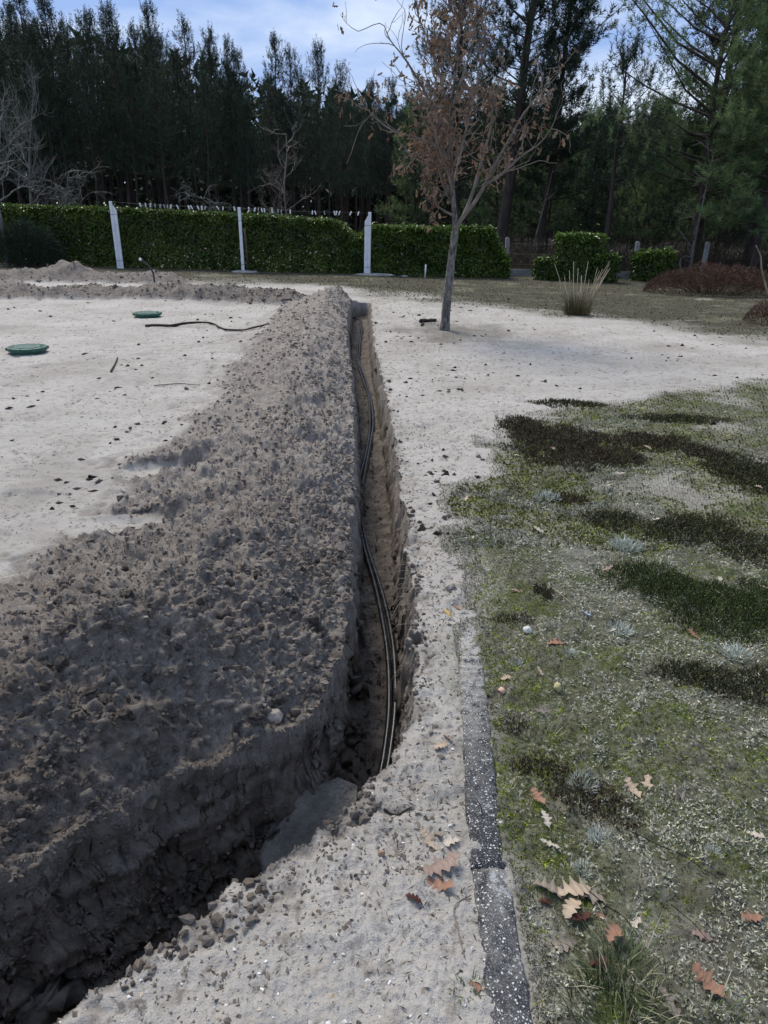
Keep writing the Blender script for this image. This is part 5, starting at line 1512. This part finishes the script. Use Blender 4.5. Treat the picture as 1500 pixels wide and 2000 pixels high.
bare_tree('bare_tree', 5.75, 30.5, [(0, 0, -.1), (.1, 0, 1.2), (.35, 0, 2.6), (.5, 0, 3.6)], .05, 'thin grey leaning bare trunk right of the big open pine', depth=2, L=.6, nb=6, start=.5, mat='twig')
bare_tree('bare_tree', 9.55, 23.9, [(0, 0, -.1), (.0, 0, 1.4), (.06, 0, 2.6), (.1, 0, 3.6)], .055, 'thin pale trunk with short dead twigs standing by the round-topped fence post', depth=1, L=.7, nb=14, start=.1, mat='twig', up=.1)
tw = empty('dead_branch', (8.72, 17, 0))
gB = Geo(); gB.tube(spline([(.15, 0, -.05), (-.05, 0, .18), (-.15, .05, .42), (-.33, 0, .75), (-.38, 0, .95), (-.55, 0, 1.2)], 16), np.linspace(.03, .010, 16), 6, wob=.1)
gB.tube(spline([(-.05, 0, .2), (.05, 0, .4), (-.05, 0, .62), (-.2, 0, .8)], 10), np.linspace(.02, .008, 10), 5, wob=.1)
gB.build('stem', M['straw'], tw); tag(tw, 'twisted pale dead branch standing at the right edge', 'branch')

# the oak ------------------------------------------------------------
oak = empty('oak_tree', (0.885, 11.43, gz(.885, 11.43)))
oo = np.array(oak.location)
TRUNK = [(.885, 11.43, -.12), (.892, 11.43, .15), (.914, 11.43, .64), (.938, 11.43, 1.05), (.965, 11.43, 1.38), (.972, 11.43, 1.52), (.925, 11.43, 1.80), (.871, 11.43, 2.21), (.83, 11.43, 2.67), (.837, 11.43, 3.18), (.861, 11.43, 3.73), (.877, 11.43, 4.26), (.886, 11.43, 4.75)]
LIMBS = [  # start radius, path
    (.033, [(.965, 11.40, 1.47), (1.053, 11.36, 1.62), (1.204, 11.3, 1.816), (1.40, 11.25, 2.178), (1.557, 11.2, 2.511), (1.70, 11.2, 2.77), (1.785, 11.2, 2.944), (1.996, 11.15, 3.186), (2.216, 11.1, 3.435)]),
    (.030, [(1.06, 11.38, 1.62), (1.158, 11.5, 1.841), (1.254, 11.6, 2.121), (1.339, 11.65, 2.496), (1.425, 11.7, 2.83), (1.436, 11.7, 3.15), (1.555, 11.7, 3.47)]),
    (.022, [(1.324, 11.27, 2.05), (1.601, 11.1, 2.244), (1.768, 11.0, 2.41), (2.037, 10.9, 2.609), (2.159, 10.85, 2.80)]),
    (.020, [(.95, 11.42, 1.64), (.738, 11.3, 1.738), (.607, 11.2, 1.824), (.491, 11.1, 1.91)]),
    (.024, [(.91, 11.43, 1.90), (.634, 11.55, 2.274), (.367, 11.6, 2.403), (.177, 11.7, 2.532)]),
    (.024, [(.86, 11.43, 2.30), (.603, 11.2, 2.548), (.312, 11.1, 2.638), (.023, 11.0, 2.696), (-.194, 10.95, 2.818), (-.395, 10.9, 2.989)]),
    (.026, [(.845, 11.43, 2.5), (.604, 11.6, 3.007), (.33, 11.7, 3.445), (.142, 11.7, 3.689), (-.079, 11.75, 3.927), (-.188, 11.75, 4.103), (-.308, 11.75, 4.08)]),
    (.022, [(.832, 11.43, 2.8), (.643, 11.35, 3.42), (.447, 11.3, 3.838), (.296, 11.3, 4.128), (.251, 11.3, 4.45)]),
    (.022, [(.836, 11.43, 3.1), (.989, 11.4, 3.548), (1.074, 11.4, 3.85), (1.089, 11.4, 4.3)]),
    (.022, [(.86, 11.43, 2.25), (1.0, 11.1, 2.7), (1.1, 10.95, 3.2), (1.2, 10.9, 3.7)]),
    (.022, [(.85, 11.43, 2.4), (.75, 11.8, 2.9), (.7, 12.0, 3.5), (.66, 12.1, 4.1)]),
    (.020, [(.89, 11.43, 2.0), (.98, 11.8, 2.35), (1.1, 12.05, 2.8), (1.15, 12.2, 3.3)]),
    (.020, [(.90, 11.43, 1.95), (.78, 11.0, 2.2), (.62, 10.7, 2.5), (.5, 10.6, 2.9)]),
    (.016, [(.93, 11.43, 1.75), (.70, 11.4, 2.2), (.66, 11.4, 2.7), (.62, 11.4, 3.1)]),
]
g_ = Geo()
tp = spline(TRUNK, 40)
rr = np.interp(tp[:, 2], [-.12, 0, .15, .8, 1.4, 1.55, 2.2, 3.2, 4.75], [.105, .086, .070, .061, .054, .039, .031, .020, .006])
g_.tube(tp - oo, rr, 12, wob=.05)
g_.build('trunk', M['oak_bark'], oak, color=False)
gL, tipsL = Geo(), []
for r0_, path in LIMBS:
    lp = spline(path, 24)
    gL.tube(lp - oo, np.linspace(r0_, .005, 24), 6, cap=False, wob=.06)
    Ltot = np.linalg.norm(np.diff(lp, axis=0), axis=1).sum()
    for k in range(int(Ltot * 6) + 3):
        i = int(rng.integers(6, 24)); tg = unit(lp[min(i + 1, 23)] - lp[i - 1])
        nd = unit(tg * .8 + rng.normal(size=3) * .55 + np.array([0, 0, .25]))
        grow(gL, lp[i] - oo, nd, rng.uniform(.22, .5), .007, 1, .6, .12, tipsL, 4, .62, (1, 3), .22)
    tipsL.append((lp[-1] - oo, tg))
for k in range(30):
    i = int(rng.integers(18, 40)); a = rng.uniform(0, 6.28)
    grow(gL, tp[i] - oo, (math.cos(a), math.sin(a), .9), rng.uniform(.25, .55), .008, 1, .6, .15, tipsL, 4, .65, (1, 3), .22)
gL.build('branches', M['twig'], oak, color=False)
C, D = [], []
for p, dd in tipsL:
    w_ = p + oo
    # leaves cling in the middle of the crown, few at the thin outer tips
    keepp = .80 * math.exp(-((w_[0] - .78) / .62) ** 2) * (1 if w_[2] < 3.5 else .5) + .25
    if w_[0] > 1.45: keepp *= .8
    if rng.random() > keepp: continue
    for k in range(int(rng.integers(4, 11))):
        C.append(p + rng.normal(size=3) * .065 - dd * rng.uniform(0, .26)); D.append(rng.normal(size=3) * .5 + np.array([0, 0, -.75]) + dd * .3)
C, D = np.array(C), np.array(D); n = len(C)
D = unit(D); Nn = unit(rng.normal(size=(n, 3)) + np.array([0, -.4, 0])); S_ = unit(np.cross(D, Nn)); Nn = np.cross(S_, D)
L_ = rng.uniform(.075, .125, n)[:, None]; W_ = L_ * rng.uniform(.35, .55, (n, 1)); cu = rng.uniform(.1, .5, (n, 1))
V = np.stack([C, C + D * L_ * .35 - S_ * W_ * .42 + Nn * W_ * cu, C + D * L_ * .5 - S_ * W_ * .22 + Nn * W_ * cu * .4, C + D * L_ * .72 - S_ * W_ * .45 + Nn * W_ * cu, C + D * L_ + Nn * L_ * cu * .4,
              C + D * L_ * .72 + S_ * W_ * .45 + Nn * W_ * cu, C + D * L_ * .5 + S_ * W_ * .22 + Nn * W_ * cu * .4, C + D * L_ * .35 + S_ * W_ * .42 + Nn * W_ * cu], 1).reshape(-1, 3)
i = np.arange(n)[:, None] * 8
T = np.concatenate([i + np.array([t]) for t in ((0, 2, 1), (2, 4, 3), (2, 6, 4), (4, 6, 5), (0, 6, 2), (0, 7, 6))], 0)
mk('leaves', V, T, M['oak_leaf'], oak, False, np.repeat(pal(n, [(1, 1, 1), (1.3, 1.2, 1.15), (.75, .7, .68), (1.1, .9, .8), (.55, .5, .5)], .15), 8, 0))
tag(oak, 'young oak with forked trunk still holding dry brown leaves', 'oak tree')

# ------------------------------------------------------------------ scrub
def scrub(name, n, xr, yr, hr, cols, label, mat='scrub', kind='stuff', cat='undergrowth', w=.018, loc=None):
    X = rng.uniform(*xr, n); Y = rng.uniform(*yr, n)
    dens = fbm(X, Y, f=.5, o=2)
    h = np.interp(dens, [-.5, .5], hr) * rng.uniform(.4, 1.1, n)
    t = rng.random(n) ** .7
    C = np.column_stack([X, Y, h * t * .9])
    D = rng.normal(size=(n, 3)) * .8 + np.array([0, 0, .7])
    V, T, c = blades(C, D, rng.uniform(.12, .38, n), np.full(n, w), pal(n, cols, .25))
    # upright stems
    m = n // 8
    V2, T2, c2 = blades(np.column_stack([X[:m], Y[:m], np.zeros(m)]), np.column_stack([rng.normal(size=(m, 2)) * .2, np.ones(m)]), h[:m], np.full(m, w), pal(m, cols, .2) * .8)
    return tag(mk(name, np.vstack([V, V2]), np.vstack([T, T2 + len(V)]), M[mat], None, False, np.vstack([c, c2])), label, cat, kind=kind)


scrub('undergrowth', 15000, (3.4, 17), (23.8, 30), (.5, 1.5), [(1, 1, 1), (1.3, 1.2, 1.1), (.7, .7, .7), (.8, 1.0, .7)], 'dry brown brush beyond the fence on the right')
scrub('undergrowth', 9000, (2, 22), (29, 40), (.7, 2.0), [(1, 1.1, .9), (.6, .9, .5), (.8, .8, .8)], 'dark tangled growth under the pines on the right')
scrub('undergrowth', 14000, (-42, 8), (42, 62), (.5, 2.2), [(.6, .6, .6), (.8, .75, .7), (.5, .55, .45)], 'dark low growth at the foot of the plantation')
scrub('bracken', 2600, (-12.0, -8.6), (24.9, 26.2), (1.6, 2.0), [(1.6, 1.3, 1.1), (1.2, 1.0, .9), (.9, .8, .75)], 'brown bracken fronds showing above the left part of the hedge', w=.03)
scrub('bracken', 900, (-1.6, -.7), (23.6, 24.6), (1.1, 1.5), [(1.3, 1.1, 1.0), (.9, .8, .75)], 'brown dead stems filling the notch between the two hedges', w=.02)


def mound_bush(name, cx, cy, rx, ry, h, n, label, cols, mat, L=(.05, .12), w=.016, cat='bush'):
    root = empty(name, (cx, cy, gz(cx, cy)))
    a = rng.uniform(0, 6.28, n); u = np.sqrt(rng.random(n)); q = rng.random(n) ** .45
    X, Y = rx * u * np.cos(a), ry * u * np.sin(a)
    top_ = h * np.sqrt(np.clip(1 - u * u, 0, 1)) * (1 + .4 * fbm(X + cx, Y + cy, f=1.6, o=3))
    C = np.column_stack([X, Y, top_ * q])
    D = rng.normal(size=(n, 3)) * .6 + np.column_stack([X / rx, Y / ry, np.full(n, .8)])
    V, T, c = blades(C, D, rng.uniform(*L, n), np.full(n, w), pal(n, cols, .25))
    mk('foliage', V, T, M[mat], root, False, c)
    g_ = Geo()
    for k in range(46):
        a = rng.uniform(0, 6.28); u = math.sqrt(rng.random()) * .9
        e = np.array([rx * u * math.cos(a), ry * u * math.sin(a), h * math.sqrt(1 - u * u) * 1.05])
        g_.tube([e * np.array([.35, .35, 0]), e * np.array([.7, .7, .55]), e], [.010, .007, .003], 3, cap=False)
    g_.build('stems', M['dark_twig'], root, color=False)
    return tag(root, label, cat)


RH = [(1, 1, 1), (1.25, 1.1, 1.0), (.7, .7, .75), (.9, 1.0, .8), (1.5, 1.3, 1.15)]
mound_bush('heather_bush', 8.2, 18.75, 1.75, .95, .72, 11000, 'wide reddish brown heather bush before the fence on the right', RH, 'red_heather')
mound_bush('heather_bush', 6.98, 13.15, .55, .5, .40, 2600, 'small reddish heather bush cut off by the right edge', RH, 'red_heather', (.04, .09), .012)
mound_bush('young_pine_bush', -11.0, 22.75, 1.15, .5, 1.25, 7000, 'dark feathery young pine growing against the left end of the hedge', [(1, 1, 1), (.8, .85, .85), (1.2, 1.2, 1.1)], 'needles', (.12, .26), .016)
# rush tuft
rush = empty('rush_tuft', (3.53, 13.75, gz(3.53, 13.75)))
g_ = Geo()
for k in range(420):
    a = rng.uniform(0, 6.28); r_ = .24 * math.sqrt(rng.random()); l = rng.uniform(.2, .48)
    p = np.array([r_ * math.cos(a), r_ * math.sin(a), -.02]); o_ = np.array([math.cos(a), math.sin(a), 0]) * r_ * rng.uniform(.2, 1.1)
    s_d = np.array([-math.sin(a), math.cos(a), 0]) * .006
    g_.add([p - s_d, p + s_d, p + o_ + np.array([0, 0, l])], [(0, 1, 2)], None, np.array([(.35, .38, .22), (.22, .24, .14), (.5, .45, .32), (.16, .16, .1)][k % 4]) * rng.uniform(.7, 1.2))
g_.build('blades', M['straw'], rush, False)
g_ = Geo()
for k in range(26):
    a = rng.uniform(-.3, 3.5) if k % 3 else rng.uniform(0, 6.28); l = rng.uniform(.55, .98)
    p = np.array([math.cos(a) * .12, math.sin(a) * .1, 0]); e = p + np.array([math.cos(a) * l * .45, math.sin(a) * l * .25, l])
    m_ = (p + e) / 2 + rng.normal(size=3) * .03
    g_.tube([p, m_, e], [.006, .005, .003], 4, c=(1.3, 1.3, 1.35))
    if k % 2: g_.tube([m_, m_ + (e - p) * .25 + rng.normal(size=3) * .06], [.004, .002], 3, c=(1.3, 1.3, 1.35))
g_.build('stalks', M['straw'], rush, True)
tag(rush, 'dry rush tuft with pale bare stalks standing on the sand', 'rush tuft')
